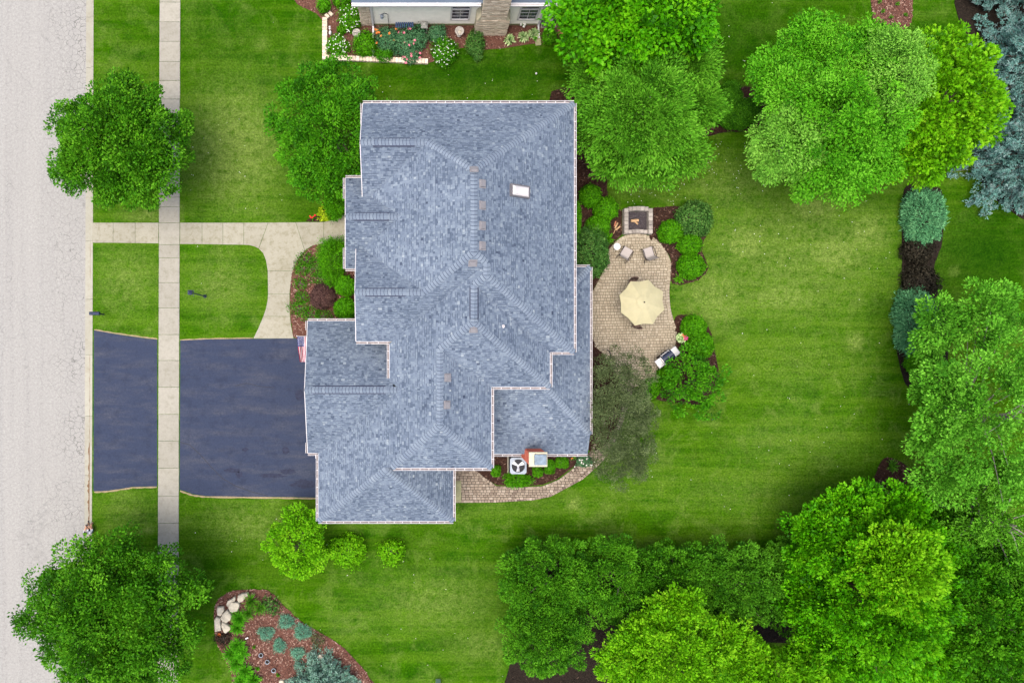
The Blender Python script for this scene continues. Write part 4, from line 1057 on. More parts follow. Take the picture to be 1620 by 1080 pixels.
F['rose'] = m_foliage('rose_leaf', (0.017,0.068,0.027), (0.048,0.144,0.061), (0.118,0.257,0.116), .45, .2)
F['hosta'] = m_foliage('variegated_leaf', (0.029,0.102,0.020), (0.185,0.317,0.102), (0.692,0.746,0.448), .5, .25)
F['blue'] = m_foliage('blue_juniper', (0.033,0.119,0.076), (0.088,0.246,0.161), (0.210,0.424,0.297), .6, .15)
F['blueg'] = m_foliage('grey_blue_needle', (0.042,0.110,0.0757), (0.126,0.270,0.1918), (0.276,0.393,0.3612), .6, .15)
def petal(name, c): return plain(name, c, .6, 0, .15, 12)
FL = {'white': petal('white_petal', (.75,.76,.70)), 'pink': petal('pink_petal', (.72,.20,.28)), 'red': petal('red_petal', (.62,.03,.03)), 'orange': petal('orange_petal', (.70,.22,.05)), 'magenta': petal('magenta_petal', (.55,.05,.22))}

# street trees
tree('street_tree', 'tree', 'round dark green street tree above the front walk, shading street and pavement', 181, 222, 108, 95, 4.6, 2.7, F['linden'], 400, .62, 125, .145, .6, .16, 11, 'street trees', lump=.13, inner=.38, tone_sd=.2, flat=.8, gap=.05)
tree('street_tree', 'tree', 'large round street tree at the lower left corner', 170, 982, 130, 122, 4.6, 3.1, F['linden'], 600, .62, 125, .145, .6, .2, 77, 'street trees', lump=.13, inner=.38, tone_sd=.2, flat=.8, gap=.05)
# around the house
tree('lawn_tree', 'tree', 'bright green tree crowding the upper left corner of the house', 524, 200, 93, 106, 3.7, 2.3, F['ash'], 330, .5, 105, .15, .5, .13, 13, lump=.15, inner=.28, tone_sd=.2, gap=.1)
tree('locust_tree', 'tree', 'feathery green tree right of the upper right house corner', 1022, 172, 80, 80, 5.0, 2.3, F['locust'], 190, .68, 150, .16, .42, .17, 14, bark=M['twig'], stretch=1.7, flat=.42, lump=.28, out_leaf=.8, inner=.25, tone_sd=.22, lobes=9, droop=.12, low=-.1, gap=.08, extra=[(942,118,34,3.8),(935,190,30,3.6),(1096,98,36,4.2),(1106,165,32,4.0),(1080,235,34,3.9),(985,248,38,3.8),(1035,262,26,3.6),(1048,82,36,4.2),(985,90,34,4.0)])
tree('maple_tree', 'tree', 'glossy bright green maple cut by the top edge beside the neighbouring house', 1012, 20, 116, 76, 5.2, 2.8, F['maple'], 250, .62, 95, .23, .7, .17, 15, lump=.24, inner=.25, tone_sd=.22, gap=.2, stretch=1.3, extra=[(925,25,34,4.4),(960,70,36,4.4),(1100,40,36,4.4)])
tree('birch_tree', 'tree', 'big light green birch, the widest tree at upper right', 1346, 185, 90, 104, 5.8, 3.2, F['birch'], 360, .55, 120, .135, .55, .15, 16, bark=M['twig'], lump=.24, inner=.25, tone_sd=.2, lobes=6, gap=.10, stretch=1.35, droop=.15, extra=[(1288,62,42,5.5),(1230,112,40,5.2),(1262,150,52,5.6),(1375,95,60,5.8),(1310,262,50,5.0),(1385,240,48,5.2)])
tree('birch_tree', 'tree', 'pale silvery birch at the left edge of the wide light green one', 1252, 228, 56, 54, 5.4, 2.4, F['silver'], 150, .5, 115, 0.13, .45, .1, 17, lean=.09, bark=M['twig'], lump=.22, inner=.2, tone_sd=.18, droop=.3, stretch=1.3)
tree('birch_tree', 'tree', 'pale silvery birch between the light green birch and yellow green maple', 1418, 118, 46, 72, 6.9, 2.6, F['silver'], 160, .5, 110, .13, .45, .1, 18, bark=M['twig'], lump=.22, inner=.2, tone_sd=.18, droop=.3, stretch=1.3)
tree('maple_tree', 'tree', 'round yellow green maple beside the blue spruces', 1487, 158, 92, 108, 5.2, 3.0, F['lime'], 560, .40, 60, .18, .7, .15, 19, lump=.15, inner=.25, tone_sd=.2, stretch=1.35, out_leaf=.65, gap=.12)
# right and lower right
tree('cypress_tree', 'tree', 'tall soft green tree with pale twigs at the right edge', 1612, 655, 112, 140, 5.4, 3.0, F['cypress'], 340, .46, 85, .155, .55, .12, 20, bark=M['twig'], nl=30, stretch=1.35, flat=.5, lump=.26, inner=.15, tone_sd=.2, gap=.26, lobes=7, out_leaf=.7, extra=[(1500,508,42,4.4),(1472,545,28,3.8),(1486,612,42,4.2),(1480,690,40,4.0),(1506,760,46,4.4),(1572,500,52,5.0),(1520,650,54,5.2)])
tree('cypress_tree', 'tree', 'yellowish soft green tree with bare twigs below the tall right edge tree', 1600, 830, 72, 88, 4.8, 2.2, F['locust'], 150, .5, 110, .15, .5, .15, 21, bark=M['twig'], nl=24, stretch=1.3, flat=.5, lump=.25, inner=.15, gap=.25, out_leaf=.6)
tree('maple_tree', 'tree', 'broad bright green maple at the lower right, beside the evergreen row', 1400, 950, 100, 118, 4.6, 2.9, F['maple'], 600, .38, 62, .17, .65, .18, 22, lump=.22, inner=.25, tone_sd=.22, stretch=1.6, out_leaf=.72, gap=.16, extra=[(1298,862,52,3.6),(1358,822,50,3.8),(1428,826,50,4.0),(1470,880,48,4.4),(1318,1035,62,3.8),(1285,955,46,3.4),(1470,1030,60,4.2)])
tree('maple_tree', 'tree', 'yellow green maple crown standing over the broad lower right maple', 1432, 905, 66, 66, 6.2, 1.9, F['lime'], 260, .36, 60, .17, .65, .14, 23, lump=.18, inner=.2, stretch=1.3, out_leaf=.7)
tree('maple_tree', 'tree', 'green maple in the bottom right corner', 1582, 985, 88, 112, 4.5, 2.8, F['ash'], 560, .38, 65, .16, .6, .16, 24, lump=.16, inner=.28, tone_sd=.22, stretch=1.4, out_leaf=.65)
tree('shade_tree', 'tree', 'dark green understorey tree below the soft green right edge trees', 1545, 850, 62, 48, 2.8, 1.8, F['ash'], 130, .45, 95, .17, .6, .11, 25, lump=.2, inner=.25)
tree('lime_tree', 'tree', 'lime green tree at the bottom edge below the evergreen row', 1070, 1052, 80, 80, 4.4, 2.7, F['lime'], 330, .38, 62, .15, .6, .16, 26, lump=.22, inner=.25, tone_sd=.2, lobes=6, stretch=1.5, out_leaf=.65, gap=.12, extra=[(1082,968,36,4.6),(1056,985,36,4.4),(990,1055,42,3.6),(1020,1005,36,4.0),(1150,1030,48,4.0)])
tree('lime_tree', 'tree', 'small lime green tree cut by the bottom edge, right of the larger one', 1238, 1074, 78, 56, 3.9, 2.2, F['lime'], 190, .48, 92, .17, .6, .13, 27, lump=.2, inner=.25, stretch=1.3, out_leaf=.6)
for i, (x, y, rx, ry, zc, rz, m_, lab) in enumerate([(866,918,72,68,2.1,1.8,'arbor','clipped evergreen at the upper left corner of the evergreen row'), (866,1004,68,66,2.1,1.8,'arbor','evergreen at the lower end of the row, nearest the bottom edge'),
      (972,922,76,66,2.2,1.8,'arbor','second evergreen from the left along the top of the row'), (1072,930,78,68,2.2,1.8,'arbor','third evergreen from the left along the top of the row'),
      (1168,936,78,70,2.2,1.7,'arbor2','dull green evergreen fourth along the row'), (1262,930,78,70,2.1,1.7,'arbor2','dull green evergreen at the right end of the row, beside the maple')]):
    tree('evergreen_tree', 'evergreen', lab, x, y, rx, ry, zc, rz, F[m_], 260, .38, 120, .125, .5, .11, 30+i, 'row of evergreens', lump=.13, gap=.1, lobes=7, inner=.3, tone_sd=.18, low=-.6, stretch=1.1, out_leaf=.6)
tree('crabapple_tree', 'tree', 'loose grey green crabapple at the house corner below the patio', 988, 662, 56, 100, 2.9, 1.9, F['crab'], 330, .42, 110, .085, .5, .09, 40, bark=M['bark'], lump=.22, inner=.2, gap=.08, lobes=4, out_leaf=.4)
tree('viburnum_shrub', 'shrub', 'loose leafy bright shrub behind the grill', 1103, 606, 48, 52, 1.5, 1.0, F['ash'], 95, .34, 55, .14, .6, .06, 41, lump=.3, inner=.2, gap=.22, lobes=5, tk=False)
tree('globe_tree', 'tree', 'bright lime shrub tree left below the garage, largest of the three', 470, 860, 50, 57, 1.9, 1.3, F['lime'], 130, .33, 75, .12, .7, .07, 42, lump=.16, inner=.25)
shrub('globe_shrub', 'middle of the three lime shrubs below the garage', 549, 871, 28, 23, 1.1, F['lime'], .11, .7, .8, 43, 'lime shrubs below the garage', rough=.12)
shrub('globe_shrub', 'smallest lime shrub below the garage, farthest right', 619, 873, 19, 18, .9, F['lime'], .11, .7, .7, 44, 'lime shrubs below the garage', rough=.14)

# blue spruces: whorls of flat sprays
def spruce(label, px, py, rad, h, mat_, seed, name='spruce_tree', tiers=12, nb=11, L=.12):
    global NLEAF
    r = np.random.default_rng(seed); b = np.array(P(px, py)); R = rad*S*.93
    B, D, T = [], [], []; mb = MB(); mb.tube([Vector((0,0,-.05)), Vector((0,0,h*.5)), Vector((0,0,h))], [.2,.11,.02], 8)
    for t in range(tiers):
        z = h*(.10+.86*t/(tiers-1)); rr = R*(1-(z/h))**.75*1.05+.12; n = max(5, int(nb*(.55+.6*rr/R)))
        for k in range(n):
            a = 2*np.pi*(k+r.random()*.6)/n + t*1.3; l = rr*r.uniform(.75,1.08); dr = np.array([np.cos(a), np.sin(a), -.10]); sd_ = np.array([-np.sin(a), np.cos(a), 0])
            root = b + np.array([0,0,z]); e = root + dr*l; mb.tube([Vector(root-b), Vector((root+dr*l*.55)-b), Vector(e-b)], [.03,.018,.006], 5)
            m = int(26*l)+6
            for s in np.linspace(.22, 1.0, m):
                wdt = l*.26*(1.15-s)*1.2+.06; lat = r.uniform(-1,1)*wdt
                c = root + dr*l*s + sd_*lat + np.array([0,0,-.25*abs(lat)+.05*np.sin(s*3.1)])
                q = 13; di = unit(np.tile(dr*.8+sd_*np.sign(lat)*.55, (q,1)) + r.normal(0,.55,(q,3)) + np.array([0,0,.25]))
                B.append(c + r.normal(0,.045,(q,3))); D.append(di); T.append(np.full(q, r.normal(.55,.16)) + r.normal(0,.1,q))
    B, D, T = np.concatenate(B), np.concatenate(D), np.concatenate(T); n = len(B)
    nr = unit(np.cross(D, r.normal(0,1,(n,3)))); nr[nr[:,2] < 0] *= -1; ll = L*r.uniform(.7,1.3,n)
    root = empty(name, b, 0, label, 'spruce'); me = leaf_mesh('crown', B, D, nr, ll, ll*.36, T, mat_); me.transform(Matrix.Translation(Vector(-b))); NLEAF += n
    link(bpy.data.objects.new('crown', me), root); mb.build('trunk', M['bark'], root)
spruce('blue spruce touching the yellow green maple, upper of the full spruces', 1600, 118, 108, 7.5, F['spruce'], 51)
spruce('blue spruce on the right edge above the dark lawn', 1590, 262, 96, 7.0, F['spruce'], 52)
spruce('blue spruce cut by the top right corner', 1578, -32, 76, 6.0, F['spruce'], 53)
spruce('young blue grey spruce cut by the bottom edge in the red mulch island', 512, 1082, 66, 2.6, F['blueg'], 54, 'young_spruce', 9, 10, .11)
print('leaves', NLEAF)
# ------------------------------------------------------------------ shrubs
for i, (x, y, rx, ry, h, m_, L, lab) in enumerate([
  (934,310,17,18,1.0,'box',.06,'round clipped boxwood nearest the house, uppermost by the fire pit'),
  (958,331,20,19,1.0,'box',.06,'round clipped boxwood touching the left side of the fire pit lawn'),
  (946,358,19.5,19,1.0,'box',.06,'round clipped boxwood above the big leafy shrub by the house'),
  (1060,367,19,19,.95,'box',.06,'round clipped boxwood nearest the fire pit on its right'),
  (1091,387,19,17,.95,'box',.06,'round clipped boxwood between the leafy shrub and the lowest right boxwood'),
  (1093,421,22,21,1.0,'box',.06,'lowest clipped boxwood right of the patio chairs'),
  (1097,517,20,19,.95,'box',.06,'clipped boxwood above the flower pot'),
  (1108,546,21,22,1.0,'box',.06,'clipped boxwood right of the flower pot'),
  (1056,597,17,18,.95,'box',.06,'clipped boxwood just below the grill'),
  (1030,614,15,16,.9,'box',.06,'clipped boxwood half under the grey green crabapple'),
  (547,452,18,17,1.1,'boxd',.06,'upper of two clipped boxwoods against the front wall'),
  (546,488,18,18,1.1,'boxd',.06,'lower of two clipped boxwoods against the front wall'),
  (1454,575,21,19,1.0,'boxd',.06,'clipped boxwood below the blue green yews on the right boundary')]):
    shrub('boxwood_shrub', lab, x, y, rx*.91, ry*.91, h*1.2, F[m_], .085, .6, 1.0, 100+i, 'clipped boxwoods', rough=.035, jit=.6)
shrub('leafy_shrub', 'large glossy shrub squeezed between house wall and patio', 934, 398, 27, 38, 1.6, F['lilac'], .12, .5, 1.0, 120, rough=.06, jit=.6)
shrub('leafy_shrub', 'large glossy shrub right of the fire pit bed', 1098, 347, 27, 27, 1.3, F['lilac'], .12, .5, 1.0, 121, rough=.05, jit=.6)
shrub('cypress_shrub', 'bright mop headed cypress right of the front walk', 526, 411, 19, 32, 1.5, F['box'], .10, .3, 1.1, 122, rough=.14, spiky=True)
shrub('yew_shrub', 'tall feathery yew left of the porch', 531, 312, 15, 31, 1.9, F['boxd'], .11, .28, 1.1, 123, rough=.10, spiky=True)
shrub('barberry_shrub', 'round purple barberry in the front bed', 510.5, 469, 18.5, 19, .95, F['barb'], .05, .7, 1.0, 124, rough=.04)
shrub('yew_shrub', 'upper brush like blue green yew on the right boundary', 1460, 343, 25, 37, 1.3, F['yew'], .17, .22, 1.3, 125, spiky=True, square=.9, rough=.07)
shrub('yew_shrub', 'lower brush like blue green yew beside the right edge tree', 1446, 508, 25, 43, 1.3, F['yew'], .17, .22, 1.3, 126, spiky=True, square=.9, rough=.08)
shrub('barberry_shrub', 'dark barberry directly below the upper yew', 1452, 397, 23, 17, 1.0, F['barbd'], .12, .5, .8, 127, rough=.10)
shrub('barberry_shrub', 'dark barberry directly above the lower yew', 1455, 446, 27, 27, 1.0, F['barbd'], .12, .5, .8, 128, rough=.12)
shrub('dark_conifer', 'dark leaning conifer nearer the feathery tree', 1148, 160, 19, 28, 1.8, F['arbor'], .09, .4, 1.1, 129, rough=.06, rot=-.5)
shrub('dark_conifer', 'dark oval conifer nearer the pale birch', 1171, 181, 29, 21, 1.6, F['arbor'], .09, .4, 1.1, 130, rough=.06, rot=.35)
for i, (x, y, rx, ry, h, lab) in enumerate([(784.5,744.5,6.5,7.5,.45,'small box shrub left of the condenser'), (850.5,746,7,7,.45,'small box shrub just below the chimney'), (869.5,738,7,10,.45,'small box shrub right of the chimney'), (889,731.5,9,7.5,.45,'small box shrub farthest right of the chimney')]):
    shrub('box_shrub', lab, x, y, rx, ry, h, F['box'], .055, .6, 1.0, 140+i, 'small box shrubs by the chimney', square=4.0, rough=.05)
shrub('spreading_yew', 'low spreading evergreen in front of the condenser', 818.5, 758.5, 18, 10, .55, F['boxd'], .12, .3, 1.0, 145, spiky=True, rough=.15)
shrub('white_flower_shrub', 'small white flowered plant at the lower right house corner', 924, 729, 12, 9, .4, F['rose'], .08, .5, .7, 146, rough=.15, flower=(FL['white'], 16, .05))
tuft('orange_flower', 'orange flowers beside the lower right house corner', 905, 722, 6, .3, F['daylily'], 26, .03, 147, flower=(FL['orange'], 5, .05))
shrub('lime_plant', 'chartreuse plant in the porch bed', 513.5, 337.5, 9.5, 11.5, .5, F['chart'], .11, .6, .7, 148, cat='plant', rough=.12)
tuft('red_flower', 'red flowers at the tip of the porch bed', 496, 345, 6, .3, F['daylily'], 22, .035, 149, flower=(FL['red'], 9, .055))
tuft('dusky_flower', 'purple leaved plant beside the chartreuse plant', 504, 345, 4.5, .25, F['barb'], 26, .05, 150)
# leafy perennials of the front bed
for i, (x, y, r_, h, lab) in enumerate([(484,411,15,.32,'low leafy plant at the top of the front bed'),(500,424,17,.34,'low leafy plant left of the mop headed cypress'),(478,425,13,.3,'low leafy plant near the walk in the upper front bed'),(507,441,14,.34,'low leafy plant above the purple barberry'),
      (476,449,11,.3,'low leafy plant left of the barberry, upper'),(478,470,12,.33,'low leafy plant left of the barberry, middle'),(474,488,15,.36,'low leafy plant near the walk in the lower front bed'),(492,497,15,.36,'low leafy plant below the barberry'),(512,500,14,.32,'low leafy plant at the garage corner of the front bed')]):
    shrub('leafy_perennial', lab, x, y, r_, r_*.8, h, F['arbor' if i > 3 else 'arbor2'], .10, .45, .36, 160+i, 'leafy perennials in the front bed', cat='plant', rough=.2, jit=.8)
tuft('patio_grass', 'low green tuft between boxwoods and patio edge', 961, 378, 11, .3, F['boxd'], 90, .025, 170)
tuft('patio_grass', 'low green plants below the right patio boxwoods', 1073, 442, 10, .2, F['boxd'], 60, .025, 171)
shrub('foundation_shrub', 'narrow green shrub against the right house wall', 913, 350, 5, 30, .9, F['boxd'], .08, .5, 1.0, 172, rough=.06)
# island bed
for i, (x, y, r_, h) in enumerate([(380,975,16,.5),(377,990,13,.45),(378,1018,16,.5),(367,1031,16,.5),(384,1030,16,.5),(375,1046,17,.5),(389,1058,16,.5),(383,1073,17,.5),(402,1072,15,.5),(400,1088,16,.5)]):
    tuft('daylily', ['bright day lily just below the iris clumps','bright day lily beside the white plant marker, above it','bright day lily right below the plant marker','bright day lily at the left edge below the dark plant','bright day lily left of the upper nursery pot','bright day lily level with the middle nursery pot, left edge','bright day lily left of the lowest nursery pot','bright day lily at the left edge near the bottom','bright day lily near the bottom, closest to the pots','bright day lily cut by the bottom edge'][i], x, y, r_, h, F['daylily'], 130, .035, 180+i, 'day lilies in the island bed')
for i, (x, y, r_) in enumerate([(398,948,15),(412,958,13),(394,966,13)]):
    tuft('iris_clump', ['olive iris clump nearest the boulders', 'olive iris clump in the middle of the island top', 'olive iris clump just above the day lilies'][i], x, y, r_, .6, F['locust'], 90, .03, 195+i)
shrub('leafy_perennial', 'dark leafy perennial at the top of the island bed', 428, 958, 14, 13, .5, F['lilac'], .14, .5, .45, 199, cat='plant', rough=.2, jit=.8)
for i, (x, y, rx, ry, lab) in enumerate([(453,983,10,9,'uppermost small blue juniper in the island bed'),(478.5,999,11,10,'rightmost small blue juniper in the island bed'),(421,1001,10.5,8,'leftmost small blue juniper in the island bed'),(441.5,1020.5,7.5,9.5,'middle small blue juniper in the island bed'),(471,1033,8.5,7.5,'lowest small blue juniper in the island bed')]):
    shrub('dwarf_juniper', lab, x, y, rx, ry, .3, F['blue'], .08, .3, .9, 205+i, 'small blue junipers', spiky=True, rough=.2, cat='juniper')
for i, (x, y, r_, lab) in enumerate([(403,1022,4,'tiny green plant above the planting pots'),(440,1066,4,'tiny green plant beside the lowest pot'),(408,1055,5,'tiny plant left of the middle pot')]):
    tuft('seedling', lab, x, y, r_, .18, F['boxd'], 26, .03, 212+i)
shrub('dry_perennial', 'dry olive plant at the right of the island bed', 503, 1012, 10, 12, .3, F['crab'], .09, .4, .3, 216, cat='plant', rough=.25, jit=.9)
shrub('dark_perennial', 'dark purple leaved plant below the boulders', 353, 1010, 12, 9, .3, F['barbd'], .08, .5, .5, 217, cat='plant', rough=.2)
# maple bed and round bed plants
tuft('bed_grass', 'pale grass clump at the top of the maple bed', 1407, 735, 12, .5, F['locust'], 90, .025, 220)
tuft('bed_grass', 'grey grass clump on the left of the maple bed', 1385, 770, 12, .45, F['crab'], 70, .025, 221)
tuft('bed_grass', 'small green clump in the middle of the maple bed', 1407, 772, 7, .35, F['ash'], 40, .03, 222)
for i, (x, y) in enumerate([(1394,20),(1407,29),(1417,8),(1430,26),(1389,5)]):
    tuft('seedling', ['seedling at the left of the rounded top bed','lowest seedling of the rounded top bed','seedling in the upper middle of the rounded top bed','rightmost seedling of the rounded top bed','seedling at the top left of the rounded top bed'][i], x, y, 4.5, .25, F['locust'], 22, .03, 224+i, 'seedlings in the rounded bed')

# neighbour's bed
for i, (x, y, rx, ry, h, m_, fl, lab) in enumerate([
  (512,8,9,11,.9,'boxd',None,'small dark yew at the top edge left of the neighbouring house'), (541,2,13,10,.8,'box',None,'round shrub at the top edge beside the neighbouring house'),
  (554,29,17,18,.9,'box','white','white flecked shrub by the brick corner of the neighbouring house'), (540,48,6.5,6.5,.4,'box',None,'small round green plant beside the garden urn'),
  (534,72,16,14,.8,'box','white','white flecked shrub at the inner corner of the stone edging'), (577,70,17,18,.9,'box',None,'plain green shrub left of the white downspout'),
  (612,62,16,17,.9,'rose','orange','dark rose bush with orange flowers nearest the downspout'), (642,68,20,20,1.0,'rose','pink','dark rose bush in the middle with pink flowers'), (661,60,13,16,.9,'rose',None,'dark rose bush beside the garden lantern'),
  (607,88,14,9,.6,'ash',None,'low green plant at the edging right of the downspout'), (650,90,13,9,.6,'rose','pink','low rose bush hanging over the stone edging'), (692,55,13,13,.9,'rose',None,'teal green shrub right of the lantern'), (703,82,19,20,.9,'ash','white','big shrub with white flower clusters at the lawn edge'),
  (752,68,13,17,.9,'lilac',None,'blue green shrub left of the neighbouring chimney'), (756,88,6,8,.5,'lilac',None,'low blue green plant at the lawn edge'), (869,57,10.5,12,.7,'boxd',None,'dark shrub below the neighbouring condensers')]):
    shrub('garden_shrub', lab, x, y, rx, ry, h, F[m_], .09, .5, .8, 240+i, 'shrubs in the neighbouring bed', rough=.12, flower=(FL[fl], {'white':70,'orange':9,'pink':9}[fl], {'white':.04,'orange':.09,'pink':.09}[fl]) if fl else None)
for i, (x, y, r_, lab) in enumerate([(806,65.5,10,'variegated hosta standing alone near the chimney'),(828,60,10,'variegated hosta, left of the pair by the window'),(844,55,10,'variegated hosta, right of the pair by the window')]):
    tuft('hosta', lab, x, y, r_, .32, F['hosta'], 90, .06, 260+i, 'variegated hostas', arch=1.1)
tuft('fern', 'bright green leaves beside the splash block', 845, 64, 5, .3, F['daylily'], 24, .05, 265)
tuft('white_flower', 'white flowers below the right window', 827, 42, 5, .3, F['daylily'], 14, .03, 266, flower=(FL['white'], 12, .08))
tuft('pink_flower', 'pink flowers spilling over the stone edging', 644, 96, 5, .25, F['rose'], 20, .03, 267, flower=(FL['pink'], 14, .08))

# ------------------------------------------------------------------ neighbouring house
nb = empty('neighbour_house', (0,0,0), 0, 'pale sided house cut by the top edge with stone chimney and two windows', 'house')
yw = P(600,40).y; xl, xr = P(590,40).x, P(851,42).x; ZN = 3.5
mb = MB(); 
rows = 22
for i in range(rows):    # lap siding boards
    z0_, z1_ = .25+i*(ZN-.3)/rows, .25+(i+1)*(ZN-.3)/rows
    mb.add([(xl,yw-.022,z0_),(xr,yw-.022,z0_),(xr,yw-.004,z1_),(xl,yw-.004,z1_),(xl,yw,z0_),(xr,yw,z0_)], [(0,1,2,3),(0,4,5,1)])
mb.add([(xr,yw-.02,.25),(xr,yw+14,.25),(xr,yw+14,ZN),(xr,yw-.02,ZN)], [(0,1,2,3)])
M['nsiding'] = plain('beige_lap_siding', (.66,.65,.60), .55, 0, .06, 3)
mb.build('siding_wall', M['nsiding'], nb)
mb = MB(); mb.box(((xl+xr)/2, yw+.03, .12), (xr-xl, .12, .24)); mb.build('foundation', plain('mossy_foundation', (.28,.30,.16), .9), nb)
def ledge(x0_, x1_, y, z0_, z1_, depth, parent, name='ledge_stones', taper=None, seed=1):
    r = random.Random(seed); mb = MB(); t = []
    z = z0_
    while z < z1_-.01:
        hh = min(r.choice((.07,.09,.11)), z1_-z); x = x0_ - r.random()*.2
        while x < x1_:
            w = r.choice((.18,.26,.34)); a, b = max(x, x0_), min(x+w, x1_)
            if b-a > .04:
                o = r.uniform(0,.018); mb.box(((a+b)/2, y-o/2+depth/2, z+hh/2), (b-a-.012, depth+o, hh-.012)); t += [min(1,max(0,r.gauss(.5,.25)))]*6
            x += w
        z += hh
    me = mb.mesh(name, M['limestone']); q = me.attributes.new('tone','FLOAT','FACE'); q.data.foreach_set('value', np.array(t, np.float32))
    o = link(bpy.data.objects.new(name, me), parent); o['kind'] = 'stuff'; return o
xb0 = P(571.5,40).x; ledge(xb0, xl-.05, yw-.05, .02, ZN, .12, nb, seed=2)
mb = MB(); mb.box(((xb0+xl)/2, yw+3, ZN/2), (xl-xb0-.06, 6, ZN-.05)); mb.build('corner_pier', M['mortar'], nb)
# chimney: wide base, sloped shoulders, narrower stack
yc = P(775,57).y; cx0, cx1 = P(749.5,57).x, P(800.5,57).x; sx0, sx1 = cx0+.22, cx1-.22
chn = MB(); chn.box(((cx0+cx1)/2, (yc+.06+yw)/2, 1.0), (cx1-cx0-.03, yw-yc-.06, 2.0)); chn.box(((sx0+sx1)/2, (yc+.1+yw)/2+.25, 3.6), (sx1-sx0-.03, yw-yc+.4, 7.2))
for a, b, c_ in ((cx0, sx0, 1), (sx1, cx1, -1)):
    lo_, hi_ = (a, b) if c_ > 0 else (b, a)
    chn.add([(lo_,yc,2.0),(hi_,yc,2.55),(hi_,yw,2.55),(lo_,yw,2.0),(hi_,yc,2.0),(hi_,yw,2.0)], [(0,1,2,3),(0,4,1),(3,2,5)])
nch = chn.build('chimney', M['cream_cap'], nb)
ledge(cx0, cx1, yc, .02, 2.0, .08, nch, seed=5); ledge(sx0, sx1, yc+.03, 2.0, 7.2, .1, nch, seed=6)
mb = MB(); mb.box(((sx0+sx1)/2, (yc+yw)/2+.2, 7.26), (sx1-sx0+.16, yw-yc+.7, .12)); mb.build('crown', M['cream_cap'], nch)
# windows
for px, w in ((727.5, 1.05), (834, 1.05)):
    x = P(px, 36, 1.0).x; z0_, z1_ = .85, 2.55; y = yw-.03
    fr = MB()
    for c, d in (((x,y,z0_),(w+.1,.1,.09)),((x,y,z1_),(w+.1,.1,.09)),((x-w/2,y,(z0_+z1_)/2),(.09,.1,z1_-z0_)),((x+w/2,y,(z0_+z1_)/2),(.09,.1,z1_-z0_)),((x,y,z1_-.42),(w,.09,.1))): fr.box(c, d)
    win = fr.build('window', M['white'], nb)
    g = MB(); g.box((x, yw-.024, (z0_+z1_)/2), (w-.05, .01, z1_-z0_-.05)); g.build('pane', M['glass'], win)
    mu = MB()
    for k in (0,): mu.box((x+k*w/4, yw-.038, (z0_+z1_-.45)/2), (.02,.016,z1_-z0_-.5))
    for k in (1, 2): mu.box((x, yw-.039, z0_+k*(z1_-z0_-.45)/3), (w-.1,.014,.02))
    mu.build('muntin', M['white'], win)
# eave, gutter, roof
ye = yw-.33; xe0, xe1 = P(556,5,ZN).x, P(887,4,ZN).x
mb = MB(); mb.add([(xe0,ye,ZN),(xe1,ye,ZN),(xe1,ye+9,ZN+6.0),(xe0,ye+9,ZN+6.0),(xe0,ye,ZN-.1),(xe1,ye,ZN-.1)], [(0,1,2,3),(0,4,5,1)])
mb.add([(xe0,ye+.01,ZN-.11),(xe1,ye+.01,ZN-.11),(xe1,yw+.2,ZN-.11),(xe0,yw+.2,ZN-.11)], [(0,1,2,3)])
me = mb.mesh('roof', M['shingle']); t_ = me.attributes.new('tone','FLOAT','FACE'); t_.data.foreach_set('value', np.array([.4,.9,.9],np.float32)); link(bpy.data.objects.new('roof', me), nb)
for a, b in ((xe0, sx0-.08), (sx1+.08, xe1)):
    mb = MB(); mb.box(((a+b)/2, ye-.02, ZN-.06), (b-a, .05, .13)); mb.box(((a+b)/2, ye-.11, ZN-.1), (b-a, .13, .02)); mb.box(((a+b)/2, ye-.165, ZN-.04), (b-a, .02, .13))
    mb.build('gutter', M['white'], nb)
mb = MB(); x = P(590.5,40).x   # left downspout with a long drain laid across the bed
mb.box((x, yw-.09, ZN/2), (.11,.09,ZN-.1)); mb.box((x, yw-.12-1.04, .10), (.11, 2.05, .085)); mb.build('downspout', M['white'], nb)
mb = MB(); x = P(851,44).x
mb.box((x, yw-.08, ZN/2), (.12,.09,ZN-.1)); mb.tube([(x,yw-.1,.3),(x+.02,yw-.4,.14),(x+.06,yw-.8,.09)], .055, 8); mb.build('downspout', M['white'], nb)
mb = MB(); p = P(851,66); mb.box((p.x,p.y,.05), (.34,.5,.08), .1, 0, .02); tag(mb.build('splash_block', M['stoop']), 'concrete splash block under the right downspout of the neighbouring house', 'block')

